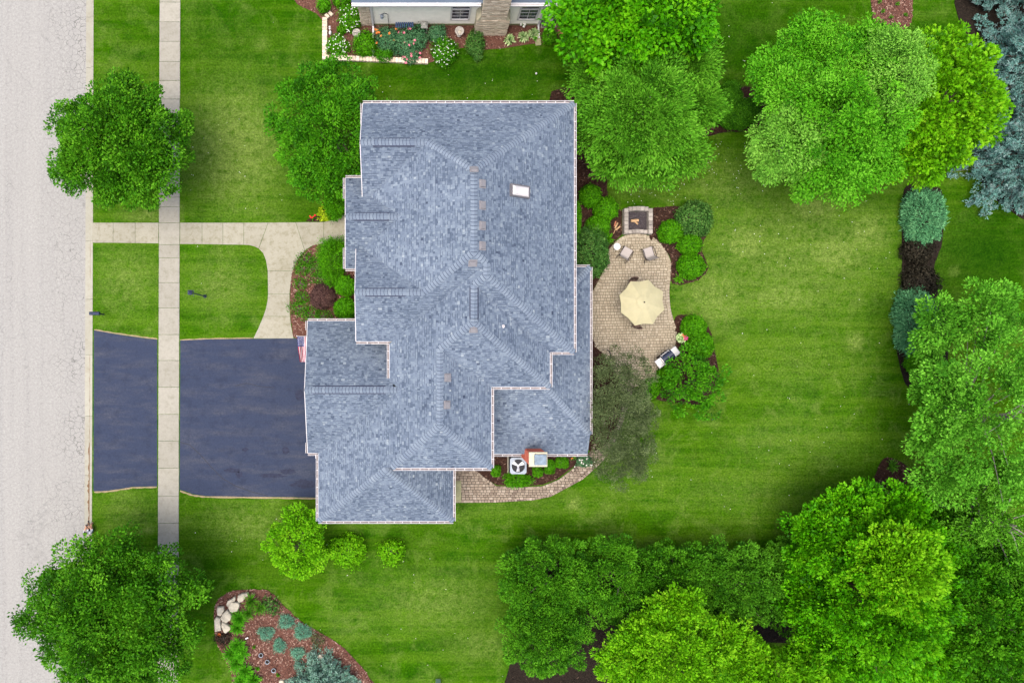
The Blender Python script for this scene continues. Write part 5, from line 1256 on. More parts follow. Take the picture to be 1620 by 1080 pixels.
# condensers
def condenser(label, px, py, w, h, top, side, blades=3, rz=0.0, fan=True):
    p = P(px, py, h); root = empty('condenser', (p.x, p.y, 0), rz, label, 'air conditioner', 'outdoor condensers')
    mb = MB(); mb.box((0,0,.03), (w+.12, w+.12, .06)); mb.build('pad', M['walk'], root)
    mb = MB(); mb.box((0,0,(h-.22)/2+.06), (w-.05,w-.05,h-.22)); b = mb.build('cabinet', M['black'], root)
    mb = MB()
    for k in range(14):
        for sgn in (-1, 1):
            mb.box((sgn*(w/2-.015), -w/2+.06+k*(w-.12)/13, h/2), (.02,.02,h-.12)); mb.box((-w/2+.06+k*(w-.12)/13, sgn*(w/2-.015), h/2), (.02,.02,h-.12))
    mb.build('louvre', side, root)
    mb = MB(); n = 28; r0 = w*.40    # top pan with a round opening
    outer = []
    for k in range(n):
        a = 2*math.pi*k/n; m_ = max(abs(math.cos(a)), abs(math.sin(a))); outer.append((w/2*math.cos(a)/m_, w/2*math.sin(a)/m_))
    vs_ = [(x, y, h) for x, y in outer] + [(r0*math.cos(2*math.pi*k/n), r0*math.sin(2*math.pi*k/n), h+.02) for k in range(n)] + [(x, y, h-.07) for x, y in outer] + [(r0*math.cos(2*math.pi*k/n), r0*math.sin(2*math.pi*k/n), h-.12) for k in range(n)]
    fs = [(k,(k+1)%n,n+(k+1)%n,n+k) for k in range(n)] + [(2*n+k,2*n+(k+1)%n,(k+1)%n,k) for k in range(n)] + [(n+k,n+(k+1)%n,3*n+(k+1)%n,3*n+k) for k in range(n)]
    mb.add(vs_, fs); mb.build('top_pan', top, root)
    mb = MB(); mb.lathe((0,0,h-.15), [(r0+.005,0),(r0+.005,.01)], 28); mb.build('fan_well', M['black'], root)
    fn = MB()
    for k in range(blades):
        a = 2*math.pi*k/blades+.5; d = Vector((math.cos(a), math.sin(a), 0)); s = Vector((-d.y, d.x, 0))
        vs_ = [d*.07-s*.04+Vector((0,0,h-.05)), d*r0*.92-s*r0*.30+Vector((0,0,h-.03)), d*r0*.92+s*r0*.26+Vector((0,0,h-.08)), d*.07+s*.05+Vector((0,0,h-.07))]
        fn.add(vs_ + [v-Vector((0,0,.008)) for v in vs_], [(0,1,2,3),(7,6,5,4),(0,4,5,1),(1,5,6,2),(2,6,7,3)])
    fn.lathe((0,0,h-.1), [(.075,0),(.075,.07),(.04,.08)], 14); fn.build('fan', M['fanblade'], root)
    g = MB()
    for k in (2, 5):
        rr = r0*k/5; g.tube([(rr*math.cos(2*math.pi*i/24), rr*math.sin(2*math.pi*i/24), h+.02) for i in range(25)], .004, 4, cap=False)
    for k in range(4): a = 2*math.pi*k/4; g.tube([(0,0,h+.025),(r0*math.cos(a), r0*math.sin(a), h+.02)], .004, 4)
    g.build('grille', M['iron'], root)
    return root
M['fanblade'] = plain('aluminium_blade', (.62,.64,.68), .4, .3, .05)
M['pan_grey'] = plain('grey_cabinet', (.33,.38,.44), .5, .1, .06); M['pan_beige'] = plain('beige_cabinet', (.36,.36,.33), .5, 0, .06)
condenser('grey condenser with three bladed fan beside the brick chimney', 820, 736.5, .96, .85, M['pan_grey'], M['iron'])
condenser('lower of the two condensers right of the neighbouring house', 870, 24, .68, .9, M['pan_beige'], M['pan_beige'])
condenser('upper condenser right of the neighbouring house, at the top edge', 875, 2, .68, .9, M['pan_beige'], M['pan_beige'])

# garden ornaments of the neighbour
def bowl(name, label, px, py, r_, h, cat, handle=False, m_=None):
    p = P(px, py, h); mb = MB(); mb.lathe((0,0,0), [(r_*.55,0),(r_*.5,.06),(r_*.2,.1),(r_*.16,h*.7),(r_*.5,h*.82),(r_,h),(r_*.88,h+.01),(r_*.7,h-.05),(r_*.2,h-.09)], 22)
    o = tag(mb.build(name, m_ or M['stonew'], None, True, (p.x,p.y,0)), label, cat)
    mb = MB()
    if handle: mb.tube([(-r_*.8,.1*r_,h+.02),(0,0,h+.14),(r_*.8,-.1*r_,h+.02)], .03, 6); mb.build('handle', m_ or M['stonew'], o)
    else: mb.lathe((.03,-.02,h-.07), [(r_*.35,0),(r_*.3,.03),(r_*.1,.06)], 12); mb.build('stone', M['boulder'], o)
M['stonew'] = plain('cast_stone', (.45,.42,.38), .9, 0, .2, 12)
bowl('garden_urn', 'grey stone basket urn left of the white downspout', 564, 52, .25, .45, 'urn', True)
bowl('bird_bath', 'pale stone bird bath left of the neighbouring chimney', 727, 49, .27, .6, 'bird bath')
p = P(523,53); mb = MB(); mb.sphere((0,-.05,.16), .11, 10, 7, 0, (.8,1.2,1.4)); mb.sphere((0,.10,.36), .065, 9, 6); mb.tube([(.02,.12,.4),(.03,.2,.5)], .022, 6); mb.tube([(-.02,.12,.4),(-.03,.2,.5)], .022, 6)
tag(mb.build('garden_statue', M['white'], None, True, (p.x,p.y,.03)), 'small white animal statue beside the stone edging', 'statue')
root = empty('garden_bench', P(640,44), 0, 'blue slatted bench against the neighbouring wall', 'bench')
M['bluewood'] = plain('blue_painted_wood', (.05,.09,.19), .6, 0, .15)
for k in range(9):
    mb = MB(); mb.box((-.48+k*.12,0,.42), (.085,.42,.03)); mb.build('slat', M['bluewood'], root)
for sx in (-1,1):
    for sy in (-1,1): mb = MB(); mb.box((sx*.48, sy*.17, .2), (.05,.05,.4)); mb.build('leg', M['bluewood'], root)
root = empty('garden_lantern', P(671,49), 0, 'tall glass lantern standing by the neighbouring wall', 'lantern')
mb = MB()
for sx in (-1,1):
    for sy in (-1,1): mb.box((sx*.14, sy*.14, .42), (.035,.035,.75))
mb.box((0,0,.06), (.36,.36,.06)); mb.build('frame', M['pan_beige'], root)
mb = MB(); mb.box((0,0,.42), (.26,.26,.66)); mb.build('pane', M['glass'], root)
mb = MB(); mb.add([(-.2,-.2,.8),(.2,-.2,.8),(.2,.2,.8),(-.2,.2,.8),(-.06,-.06,.98),(.06,-.06,.98),(.06,.06,.98),(-.06,.06,.98)], [(0,1,5,4),(1,2,6,5),(2,3,7,6),(3,0,4,7),(4,5,6,7)]); mb.build('cap', M['pan_beige'], root)
root = empty('shepherd_hook', P(612,42), 0, 'shepherd hook with a hanging feeder by the neighbouring wall', 'plant hook')
mb = MB(); mb.tube([(.12,0,0),(.12,0,1.5),(.05,0,1.65),(-.08,0,1.68),(-.2,0,1.62),(-.24,0,1.5)], .014, 7); mb.build('pole', M['iron'], root)
mb = MB(); mb.lathe((-.24,0,1.12), [(.08,0),(.09,.04),(.07,.06),(.07,.28),(.11,.3),(.02,.4)], 12); mb.build('feeder', M['pan_grey'], root)
p = P(887,53,.25); mb = MB(); mb.lathe((0,0,0), [(.12,.0),(.19,.28),(.2,.28),(.2,.34),(.165,.34),(.15,.24)], 18)
o = tag(mb.build('flower_pot', M['terracotta'], None, True, (p.x,p.y,.03)), 'empty terracotta pot right of the neighbouring condensers', 'pot')
mb = MB(); mb.lathe((0,0,.2), [(.165,0),(.15,.02)], 16); mb.build('soil', M['soil'], o)
p = P(876,43); mb = MB(); mb.box((0,0,.1), (.2,.26,.16), .4, 0, .04); tag(mb.build('pale_stone', M['boulder'], None, False, (p.x,p.y,.03)), 'pale block lying beside the lower neighbouring condenser', 'stone')

# stone edging of the neighbour's bed
edge = empty('stone_edging', P(512,60), 0, 'low stone block edging round the neighbouring bed', 'edging'); edge.location = (0,0,0)
def blockmesh(d, tn, name, seed):
    mb = MB(); mb.box((0,0,d[2]/2), d, 0, 0, .025); me = mb.mesh(name, M['limestone']); t = me.attributes.new('tone','FLOAT','FACE'); t.data.foreach_set('value', np.full(len(me.polygons), tn, np.float32)); return me
r_ = random.Random(8); BM = [blockmesh((.29,.19,.2), .35+.13*k, 'edging_stone', k) for k in range(5)]
for k in range(13): p = P(514.3, 32+k*5.1); place('edging_stone', BM[r_.randrange(5)], edge, (p.x, p.y, r_.uniform(0,.02)), r_.gauss(0,.03))
for (x, y, a) in ((518,27,-.8),(523.5,23.5,-.8)): p = P(x, y); place('edging_stone', BM[1], edge, (p.x,p.y,0), a)
for k in range(31): p = P(520+k*5.15, 92.6+k*.2); place('edging_stone', BM[r_.randrange(5)], edge, (p.x, p.y, r_.uniform(0,.02)), math.pi/2+r_.gauss(0,.04))

# ------------------------------------------------------------------ fire pit
fp = empty('fire_pit', P(1006.5,352), 0, 'square stone fire pit with ash at the top of the patio', 'fire pit'); fpl = P(1006.5,352)
def stone(px, py, d, a, z=0.0, name='block', tn=None, parent=fp, org=fpl):
    mb = MB(); mb.box((0,0,d[2]/2), d, 0, 0, .02); me = mb.mesh(name, M['stone']); t = me.attributes.new('tone','FLOAT','FACE'); t.data.foreach_set('value', np.full(len(me.polygons), r_.random() if tn is None else tn, np.float32))
    p = P(px, py); place(name, me, parent, (p.x-org.x, p.y-org.y, z), a)
for course, z in ((0,0),(1,.165),(2,.33)):
    for k in range(6):
        o = (course % 2)*2.5
        stone(987.5, 335+k*6.6+o*.4, (.25,.235,.16), 0, z); stone(1025.5, 335+k*6.6+o*.4, (.25,.235,.16), 0, z)
    for k in range(5): x = 994.2+k*6.2; stone(x, 333.5-1.5*math.cos((x-1006.5)/12), (.225,.25,.16), 0, z)
    if course < 2:
        for k in range(5): x = 994.2+k*6.2; stone(x, 369.0-2.2*math.cos((x-1006.5)/12.5), (.225,.22,.16), 0, z)
mb = MB(); a, b = P(990.5,366), P(1022.5,336); mb.box(((a.x+b.x)/2-fpl.x,(a.y+b.y)/2-fpl.y,.05), (b.x-a.x,b.y-a.y,.1)); mb.build('ash_bed', M['ash'], fp)
def log(label, px, py, L, a, rr=.06, z=.06, name='fire_log', m_=None):
    p = P(px, py, z); mb = MB(); mb.tube([(-L/2,0,0),(0,0,.006),(L/2,0,0)], [rr,rr*1.05,rr*.95], 8)
    o = mb.build(name, m_ or M['wood'], None, False, (p.x,p.y,z), a); tag(o, label, 'log')
log('pale split log lying in the fire pit ash', 1004, 349, .44, .1, .085, .19); log('short log crossing the other in the fire pit', 1006, 352, .32, -.7, .05, .16)
log('pale split log, lowest of the firewood left of the fire pit', 977.5, 361, .34, .7, .05, .09); log('split log in the middle of the firewood', 975, 357, .36, 1.1, .05, .11); log('darker log at the back of the firewood', 973, 354, .3, 1.3, .045, .10, m_=M['terracotta'])
log('thin stick below the firewood pile', 972.5, 365, .4, 1.2, .02, .06)

# ------------------------------------------------------------------ patio furniture
M['sling'] = plain('grey_sling_fabric', (.40,.365,.345), .8, 0, .06, 20); M['frame'] = plain('dark_bronze_frame', (.045,.035,.035), .5)
def lounge(label, px, py, rz):
    p = P(px, py, .4); root = empty('patio_chair', (p.x,p.y,.035), rz, label, 'chair', 'patio lounge chairs')
    mb = MB(); n = 6; prof = [(.34,.40),(.10,.35),(-.14,.35),(-.22,.40),(-.34,.66),(-.43,.92)]
    vs_ = [(sx*.28, y, z) for y, z in prof for sx in (-1,1)]; fs = [(2*i,2*i+1,2*i+3,2*i+2) for i in range(n-1)]
    mb.add(vs_[:8], fs[:3]); mb.build('seat', M['sling'], root)
    mb = MB(); mb.add(vs_[6:], fs[:2]); mb.build('backrest', M['sling'], root)
    for sx in (-1,1):
        mb = MB(); mb.tube([(sx*.31,.36,.02),(sx*.31,.32,.40),(sx*.31,.28,.58),(sx*.33,-.2,.60),(sx*.31,-.34,.56)], .017, 7); mb.build('armrest', M['frame'], root)
        mb = MB(); mb.tube([(sx*.31,.36,.0),(sx*.31,.33,.40)], .018, 7); mb.build('leg', M['frame'], root)
        mb = MB(); mb.tube([(sx*.31,-.46,.0),(sx*.30,-.22,.38)], .018, 7); mb.build('leg', M['frame'], root)
        mb = MB(); mb.tube([(sx*.29, y, z) for y, z in prof], .016, 7); mb.build('frame', M['frame'], root)
lounge('grey sling patio chair nearer the white side table', 990, 401, math.radians(-30)); lounge('grey sling patio chair on the right below the fire pit', 1026.5, 401, math.radians(18))
p = P(976,390,.5); root = empty('side_table', (p.x,p.y,.035), 0, 'small round white side table at the patio edge', 'table')
mb = MB(); mb.lathe((0,0,.47), [(.19,0),(.2,.015),(.2,.03),(.18,.035)], 24); mb.build('table_top', M['white'], root)
for k in range(3): a = 2.1*k+.4; mb = MB(); mb.tube([(.17*math.cos(a),.17*math.sin(a),0),(.1*math.cos(a),.1*math.sin(a),.47)], .014, 6); mb.build('leg', M['white'], root)

uc = P(1018,478.3,2.62); root = empty('patio_umbrella', (uc.x,uc.y,.035), 0, 'cream eight panel market umbrella over the patio table', 'umbrella')
vtx = [(997.5,445),(1025.8,442.5),(1048.8,461),(1051,489.7),(1032.8,512.5),(1004.5,515),(982,494),(979.7,466.7)]
M['canvas'] = plain('cream_canvas', (.66,.62,.40), .85, 0, .05, 4)
ring_ = [P(x, y, 2.12)-Vector((uc.x,uc.y,0)) for x, y in vtx]; cen = sum(ring_, Vector())/8
top = Vector((0,0,2.62))
mbs = []
for k in range(8):
    a, b = ring_[k], ring_[(k+1) % 8]; m_ = (a+b)/2; m_ = m_+(cen-m_)*.055+Vector((0,0,.0))
    pts, fs = [], []
    nn = 5
    for i in range(nn+1):
        t = i/nn; e0 = top.lerp(a, t)+Vector((0,0,.07*math.sin(math.pi*t))); e1 = top.lerp(b, t)+Vector((0,0,.07*math.sin(math.pi*t))); mm = top.lerp(m_, t)+Vector((0,0,.07*math.sin(math.pi*t)-.05*t))
        pts += [e0, mm, e1]
    for i in range(nn): fs += [(3*i,3*i+1,3*i+4,3*i+3),(3*i+1,3*i+2,3*i+5,3*i+4)]
    mb = MB(); mb.add([q+Vector((0,0,0)) for q in pts], fs); mb.add([a, m_+Vector((0,0,-.05)), b, b-Vector((0,0,.11)), m_-Vector((0,0,.15)), a-Vector((0,0,.11))], [(0,1,4,5),(1,2,3,4)]); mb.build('canopy_panel', M['canvas'], root)
    mb = MB(); mb.tube([top-Vector((0,0,.03)), top.lerp(a,.5)+Vector((0,0,.035)), a-Vector((0,0,.03))], .012, 5); mb.build('rib', M['frame'], root)
mb = MB(); n = 8
vs_ = [Vector((0,0,2.74))]+[top.lerp(ring_[k], .30)+Vector((0,0,.115)) for k in range(8)]; mb.add(vs_, [(0,k+1,(k+1)%8+1) for k in range(8)]); mb.build('vent_cap', M['canvas'], root)
mb = MB(); mb.sphere((0,0,2.76), .045); mb.build('finial', M['frame'], root)
mb = MB(); mb.tube([(0,0,.05),(0,0,2.7)], .025, 10); mb.build('pole', M['frame'], root); mb = MB(); mb.lathe((0,0,0), [(.3,0),(.3,.05),(.06,.12),(.05,.3)], 20); mb.build('base', M['frame'], root)
root = empty('patio_table', (uc.x,uc.y,.035), 0, 'round dark patio table under the umbrella', 'table')
mb = MB(); mb.lathe((0,0,.70), [(.52,0),(.55,.015),(.55,.03)], 28); mb.build('table_top', M['frame'], root)
for k in range(4): a = math.pi/4+k*math.pi/2; mb = MB(); mb.tube([(.42*math.cos(a),.42*math.sin(a),0),(.4*math.cos(a),.4*math.sin(a),.7)], .02, 7); mb.build('leg', M['frame'], root)
M['brown'] = plain('brown_wicker', (.14,.09,.075), .8, 0, .25, 30)
def dining(label, px, py, rz):
    p = P(px, py, .8); root = empty('dining_chair', (p.x,p.y,.035), rz, label, 'chair', 'patio dining chairs')
    mb = MB(); mb.box((0,.22,.43), (.46,.46,.05), 0, 0, .02); mb.build('seat', M['brown'], root)
    mb = MB(); n = 7; vs_ = []
    for i in range(n):
        a = -.55+1.1*i/(n-1); x = .42*math.sin(a)*1.0; y = -.06+.12*(1-math.cos(a))*3
        vs_ += [(x,y+.03,.45),(x,y-.05,.9),(x,y-.09,.9),(x,y-.01,.45)]
    fs = []
    for i in range(n-1):
        for j in range(4): fs.append((4*i+j,4*i+(j+1)%4,4*i+4+(j+1)%4,4*i+4+j))
    mb.add(vs_, fs); mb.build('backrest', M['brown'], root)
    for sx in (-1,1):
        for y in (.02,.42): mb = MB(); mb.tube([(sx*.2,y,0),(sx*.2,y,.42)], .018, 6); mb.build('leg', M['frame'], root)
dining('brown chair back showing above the umbrella', 1004, 442, math.pi-.0); dining('brown chair back showing below the umbrella', 1010, 517, 0.0)

# grill
gp = P(1057,565,1.0); root = empty('gas_grill', (gp.x,gp.y,.035), math.radians(37), 'stainless gas grill with dark lid at the patio edge', 'grill')
M['steel'] = plain('stainless_shelf', (.60,.59,.60), .35, .35, .06); M['lid'] = plain('dark_enamel_lid', (.018,.026,.055), .22, 0, .2)
mb = MB(); mb.box((0,.0,.42), (.66,.46,.72), 0, 0, .02); mb.build('cabinet', M['black'], root)
mb = MB(); mb.box((0,0,.83), (.74,.56,.1)); mb.build('firebox', M['black'], root)
mb = MB(); n = 9; vs_ = []
for sx in (-.36,.36):
    for i in range(n): a = math.pi*i/(n-1); vs_.append((sx, -.27*math.cos(a), .88+.22*math.sin(a)))
mb.add(vs_, [(i,i+1,n+i+1,n+i) for i in range(n-1)]+[tuple(range(n))[::-1], tuple(range(n,2*n))]); mb.build('lid', M['lid'], root, False)
mb = MB(); mb.tube([(-.28,.31,.98),(.28,.31,.98)], .018, 8); [mb.tube([(s*.25,.2,.98),(s*.25,.31,.98)], .012, 6) for s in (-1,1)]; mb.build('handle', M['steel'], root)
mb = MB(); mb.box((-.385,0,.93),(.04,.56,.2)); mb.build('end_cap', M['steel'], root); mb = MB(); mb.box((.385,0,.93),(.04,.56,.2)); mb.build('end_cap', M['steel'], root)
mb = MB(); mb.lathe((0.0,0.0,1.10), [(.03,0),(.03,.02)], 12); mb.build('thermometer', M['white'], root)
for s in (-1,1): mb = MB(); mb.box((s*.58,0,.86), (.36,.52,.05), 0, 0, .02); mb.build('side_shelf', M['steel'], root)
for k in range(4): mb = MB(); mb.tube([(-.24+k*.16,.28,.80),(-.24+k*.16,.33,.80)], .03, 10); mb.build('knob', M['steel'], root)
for sx in (-1,1):
    for sy in (-1,1): mb = MB(); mb.tube([(sx*.28-.02,sy*.18,.05),(sx*.28+.02,sy*.18,.05)], .05, 10); mb.build('wheel', M['black'], root)

fpt = P(1079,534,.4); root = empty('flower_pot', (fpt.x,fpt.y,.03), 0, 'pot of red and magenta flowers at the patio edge', 'flower pot')
mb = MB(); mb.lathe((0,0,0), [(.14,0),(.2,.32),(.22,.32),(.22,.38),(.18,.38),(.17,.3)], 18); mb.build('pot', M['terracotta'], root, True)
for nm, m_, n_, fs_, dx in (('foliage', F['hosta'], 120, .09, -.06), ('red_flower', FL['red'], 34, .055, .0), ('magenta_flower', FL['magenta'], 22, .06, .14), ('orange_flower', FL['orange'], 14, .055, .02)):
    mb = MB(); rr_ = random.Random(len(nm))
    for i in range(n_):
        b = rr_.uniform(0,6.28); q = .27*math.sqrt(rr_.random())*(1 if nm == 'foliage' else .62); p = Vector((dx+q*math.cos(b), (.06 if 'red' in nm else 0)+q*math.sin(b), .42+.12*(1-q/.27)+rr_.uniform(0,.04)))
        for j in range(5):
            an = 2*math.pi*j/5+b; d1 = Vector((math.cos(an), math.sin(an), .3)); s1 = Vector((-math.sin(an), math.cos(an), 0)); mb.add([p, p+d1*fs_*.5+s1*fs_*.35, p+d1*fs_, p+d1*fs_*.5-s1*fs_*.35], [(0,1,2,3)])
    me = mb.mesh(nm, m_); t = me.attributes.new('tone','FLOAT','FACE'); t.data.foreach_set('value', np.repeat([rr_.random() for _ in range(n_)], 5).astype(np.float32)); link(bpy.data.objects.new(nm, me), root)
p = P(957,562); mb = MB(); 
for k in range(3): mb.tube([(.30*math.cos(a)+.012*k, .36*math.sin(a), .045+.02*k) for a in np.linspace(-.9,2.2,18)], .013, 6)
tag(mb.build('garden_hose', M['black'], None, False, (p.x,p.y,0)), 'dark hose looped at the patio edge by the house', 'hose')

# ------------------------------------------------------------------ street side things
root = empty('mailbox', P(164,497.2), 0, 'dark mailbox on a post beside the kerb', 'mailbox')
mb = MB(); mb.tube([(0,0,-.05),(0,0,1.08)], .045, 8); mb.build('post', M['iron'], root)
mb = MB(); n = 9; vs_ = []
for x in (-.30,.26):
    vs_ += [(x,-.1,1.06)]+[(x,-.1*math.cos(math.pi*i/(n-1)),1.18+.1*math.sin(math.pi*i/(n-1))) for i in range(n)]+[(x,.1,1.06)]
k = n+2; mb.add(vs_, [(i,i+1,k+i+1,k+i) for i in range(k-1)]+[tuple(range(k))[::-1], tuple(range(k,2*k)), (k-1,0,k,2*k-1)]); mb.build('box', M['mailbox'] if 'mailbox' in M else plain('blue_black_enamel', (.03,.042,.085), .35), root)
mb = MB(); mb.box((-.306,0,1.17), (.012,.17,.17)); mb.build('door', M['black'], root); mb = MB(); mb.box((.1,.108,1.22), (.03,.012,.14)); mb.build('flag', FL['red'], root)
mb = MB(); mb.box((0,0,1.02), (.5,.07,.05)); mb.build('bracket', M['iron'], root)

root = empty('lamp_post', P(324.5,468.6), 0, 'dark iron lamp post on the front lawn', 'lamp post'); hl = 3.0
M['ironb'] = plain('blue_grey_iron', (.055,.07,.12), .45)
mb = MB(); mb.lathe((0,0,0), [(.10,-.05),(.10,.04),(.07,.08),(.06,.30),(.045,.36),(.04,.5)], 12); mb.build('base', M['ironb'], root)
mb = MB(); mb.tube([(0,0,.4),(0,0,hl-.42)], [.036,.03], 10); mb.build('pole', M['ironb'], root)
mb = MB(); mb.tube([(0,-.16,hl-.75),(0,.16,hl-.75)], .016, 7); mb.sphere((0,-.16,hl-.75), .025); mb.sphere((0,.16,hl-.75), .025); mb.build('crossbar', M['ironb'], root)
mb = MB(); mb.add([(-.09,-.09,hl-.42),(.09,-.09,hl-.42),(.09,.09,hl-.42),(-.09,.09,hl-.42),(-.105,-.105,hl-.08),(.105,-.105,hl-.08),(.105,.105,hl-.08),(-.105,.105,hl-.08)], [(0,1,5,4),(1,2,6,5),(2,3,7,6),(3,0,4,7)]); mb.build('glass', M['glass'], root)
mb = MB(); mb.add([(-.13,-.13,hl-.08),(.13,-.13,hl-.08),(.13,.13,hl-.08),(-.13,.13,hl-.08),(-.03,-.03,hl+.1),(.03,-.03,hl+.1),(.03,.03,hl+.1),(-.03,.03,hl+.1)], [(0,1,5,4),(1,2,6,5),(2,3,7,6),(3,0,4,7),(4,5,6,7),(3,2,1,0)]); mb.sphere((0,0,hl+.12), .03); mb.build('roof', M['ironb'], root)

# flag on a slanting pole at the garage
z_f = 2.45; tipp, rootp = P(469.5,531.5,z_f+.35), P(491,531.8,z_f-.25)
root = empty('house_flag', tipp, 0, 'stars and stripes flag on a pole at the garage corner', 'flag')
mb = MB(); mb.tube([Vector((0,0,0)), rootp-tipp], .016, 8); mb.sphere((0,0,0), .03); mb.build('pole', M['white'], root)
M['fred'] = plain('flag_red', (.50,.035,.09), .8); M['fwhite'] = plain('flag_white', (.72,.70,.74), .8); M['fblue'] = plain('flag_blue', (.035,.055,.24), .8)
mb = MB(); ns, nf = 26, 20; d0 = (rootp-tipp).normalized(); hoist, fly = .80, 1.55
def fpos(s, t):      # s along the pole from its tip, t along the fly
    q = d0*(.03+s*hoist*(1-.28*t)); wv = .055*math.sin(s*9+t*2.0)*min(1, t*3) + .03*math.sin(s*17-t*4)*t
    return q + Vector((.04*t+.12*t*t*.6, -fly*t*.93, -.30*t+wv*1.0-.02))
for i in range(ns):
    for j in range(nf):
        s0_, s1_, t0_, t1_ = i/ns, (i+1)/ns, j/nf, (j+1)/nf
        stripe = (i*13)//ns; mi = 2 if (s0_ < 7/13-.001 and t0_ < .4-.001) else (0 if stripe % 2 == 0 else 1)
        mb.add([fpos(s0_,t0_), fpos(s1_,t0_), fpos(s1_,t1_), fpos(s0_,t1_)], [(0,3,2,1)], mi)
cl = mb.build('cloth', [M['fred'], M['fwhite'], M['fblue']], root)
mb = MB()
for i in range(9):
    for j in range(6 if i % 2 == 0 else 5):
        s_, t_ = (i+.8)/9.6*7/13, ((j+.6+(.5 if i % 2 else 0))/6.4)*.4; c = fpos(s_, t_)+Vector((0,0,.008)); pts = []
        for k in range(10): a = math.pi*k/5; rr = .022 if k % 2 == 0 else .010; pts.append(c+Vector((rr*math.cos(a), rr*math.sin(a), 0)))
        mb.add([c]+pts, [(0,k+1,(k+1)%10+1) for k in range(10)])
mb.build('star', M['fwhite'], cl)

# boulders of the island bed
def boulder(label, pts, h, seed):
    r = random.Random(seed); w = [P(320+x/5.4, 900+y/5.4) for x, y in pts]; c = sum(w, Vector())/len(w); n = len(w); mb = MB()
    rings = []
    for sc_, z in ((1.0,0),(1.03,h*.55),(.96,h*.9),(.78,h*1.0)):
        rings.append([ (p-c)*sc_*(1+r.uniform(-.03,.03)) + Vector((0,0,z+r.uniform(-.02,.02))) for p in w])
    vs_ = [q for rg in rings for q in rg] + [Vector((0,0,h*1.02))]
    fs = [(i*n+k,i*n+(k+1)%n,(i+1)*n+(k+1)%n,(i+1)*n+k) for i in range(3) for k in range(n)] + [(3*n+k,3*n+(k+1)%n,4*n) for k in range(n)]
    fs = [f[::-1] for f in fs]
    mb.add(vs_, fs); o = mb.build('boulder', M['boulder'], None, False, (c.x,c.y,.02)); tag(o, label, 'boulder', 'pale boulders at the island bed')
boulder('pale boulder farthest right of the group, uppermost', [(305,250),(312,215),(345,198),(395,192),(402,210),(375,235),(350,265),(320,272)], .28, 1)
boulder('narrow pale boulder second from the top of the group', [(215,285),(225,262),(262,240),(285,222),(292,240),(285,262),(255,275),(235,305),(218,305)], .25, 2)
boulder('large five sided boulder right of the narrow one', [(232,312),(258,268),(318,272),(330,295),(312,345),(262,357),(245,345)], .32, 3)
boulder('small squarish boulder at the left of the group', [(132,340),(138,312),(190,306),(196,345),(165,388),(138,380)], .27, 4)
boulder('largest pale boulder in the middle of the group', [(165,402),(185,365),(222,333),(262,378),(255,415),(215,442),(180,425)], .34, 5)
boulder('tall boulder at the lower left of the group', [(112,420),(130,394),(168,405),(165,440),(172,508),(118,520)], .3, 6)
boulder('lowest pale boulder of the group', [(170,470),(178,430),(215,448),(252,480),(250,500),(212,534),(195,525)], .3, 7)
p = P(348,1002); mb = MB(); mb.lathe((0,0,0), [(.06,0),(.09,.14),(.10,.14),(.085,.15),(.06,.1)], 14); tag(mb.build('orange_pot', plain('orange_plastic', (.70,.19,.05), .6), None, False, (p.x,p.y,.03)), 'small orange pot below the boulders', 'pot')
for i, (x, y, lab) in enumerate([(413.5,1034.5,'grey nursery pot, upper of the three'),(423.5,1045,'grey nursery pot in the middle with a green sprout'),(433.5,1058.5,'dark nursery pot, lowest of the three')]):
    p = P(x, y); mb = MB(); mb.lathe((0,0,0), [(.09,0),(.12,.12),(.135,.12),(.135,.14),(.11,.14),(.10,.05)], 16); o = tag(mb.build('nursery_pot', M['pan_grey'], None, True, (p.x,p.y,.03)), lab, 'pot', 'nursery pots in the island bed')
    mb = MB(); mb.lathe((0,0,.09), [(.105,0),(.09,.02)], 14); mb.build('soil', M['soil'], o)
p = P(391.5,1007); mb = MB(); mb.box((0,0,.16), (.18,.07,.03), .4); mb.tube([(0,0,0),(0,0,.15)], .01, 5); tag(mb.build('plant_marker', M['white'], None, False, (p.x,p.y,.03)), 'white plant marker beside the day lilies', 'marker')
for i, (x, y, s_, lab) in enumerate([(506.5,1037,.2,'pale pointed stone above the young spruce'),(446,1078,.22,'pale rounded stone at the bottom edge of the island')]):
    p = P(x, y); mb = MB(); n = 7; r = random.Random(i); ring2 = [(s_*r.uniform(.75,1.1)*math.cos(2*math.pi*k/n), s_*r.uniform(.75,1.1)*math.sin(2*math.pi*k/n)) for k in range(n)]
    mb.add([(a, b, 0) for a, b in ring2]+[(a*.8, b*.8, .14) for a, b in ring2]+[(0,0,.17)], [(k,(k+1)%n,n+(k+1)%n,n+k) for k in range(n)]+[(n+k,n+(k+1)%n,2*n) for k in range(n)]); tag(mb.build('garden_stone', M['boulder'], None, False, (p.x,p.y,.02)), lab, 'stone')
p = P(693,1077); root = empty('utility_pedestal', p, 0, 'pale green utility pedestal at the bottom edge of the lawn', 'utility box')
M['ped'] = plain('pale_green_plastic', (.42,.55,.47), .6); mb = MB(); mb.box((0,0,.3), (.28,.28,.6), 0, 0, .04); mb.build('body', M['ped'], root); mb = MB(); mb.box((0,0,.63), (.32,.32,.08), 0, 0, .04); mb.build('cap', M['ped'], root)
p = P(848,117); mb = MB(); mb.sphere((0,0,.05), .06, 10, 6); tag(mb.build('garden_ball', M['white'], None, True, (p.x,p.y,0)), 'white ball on the lawn between the houses', 'ball')

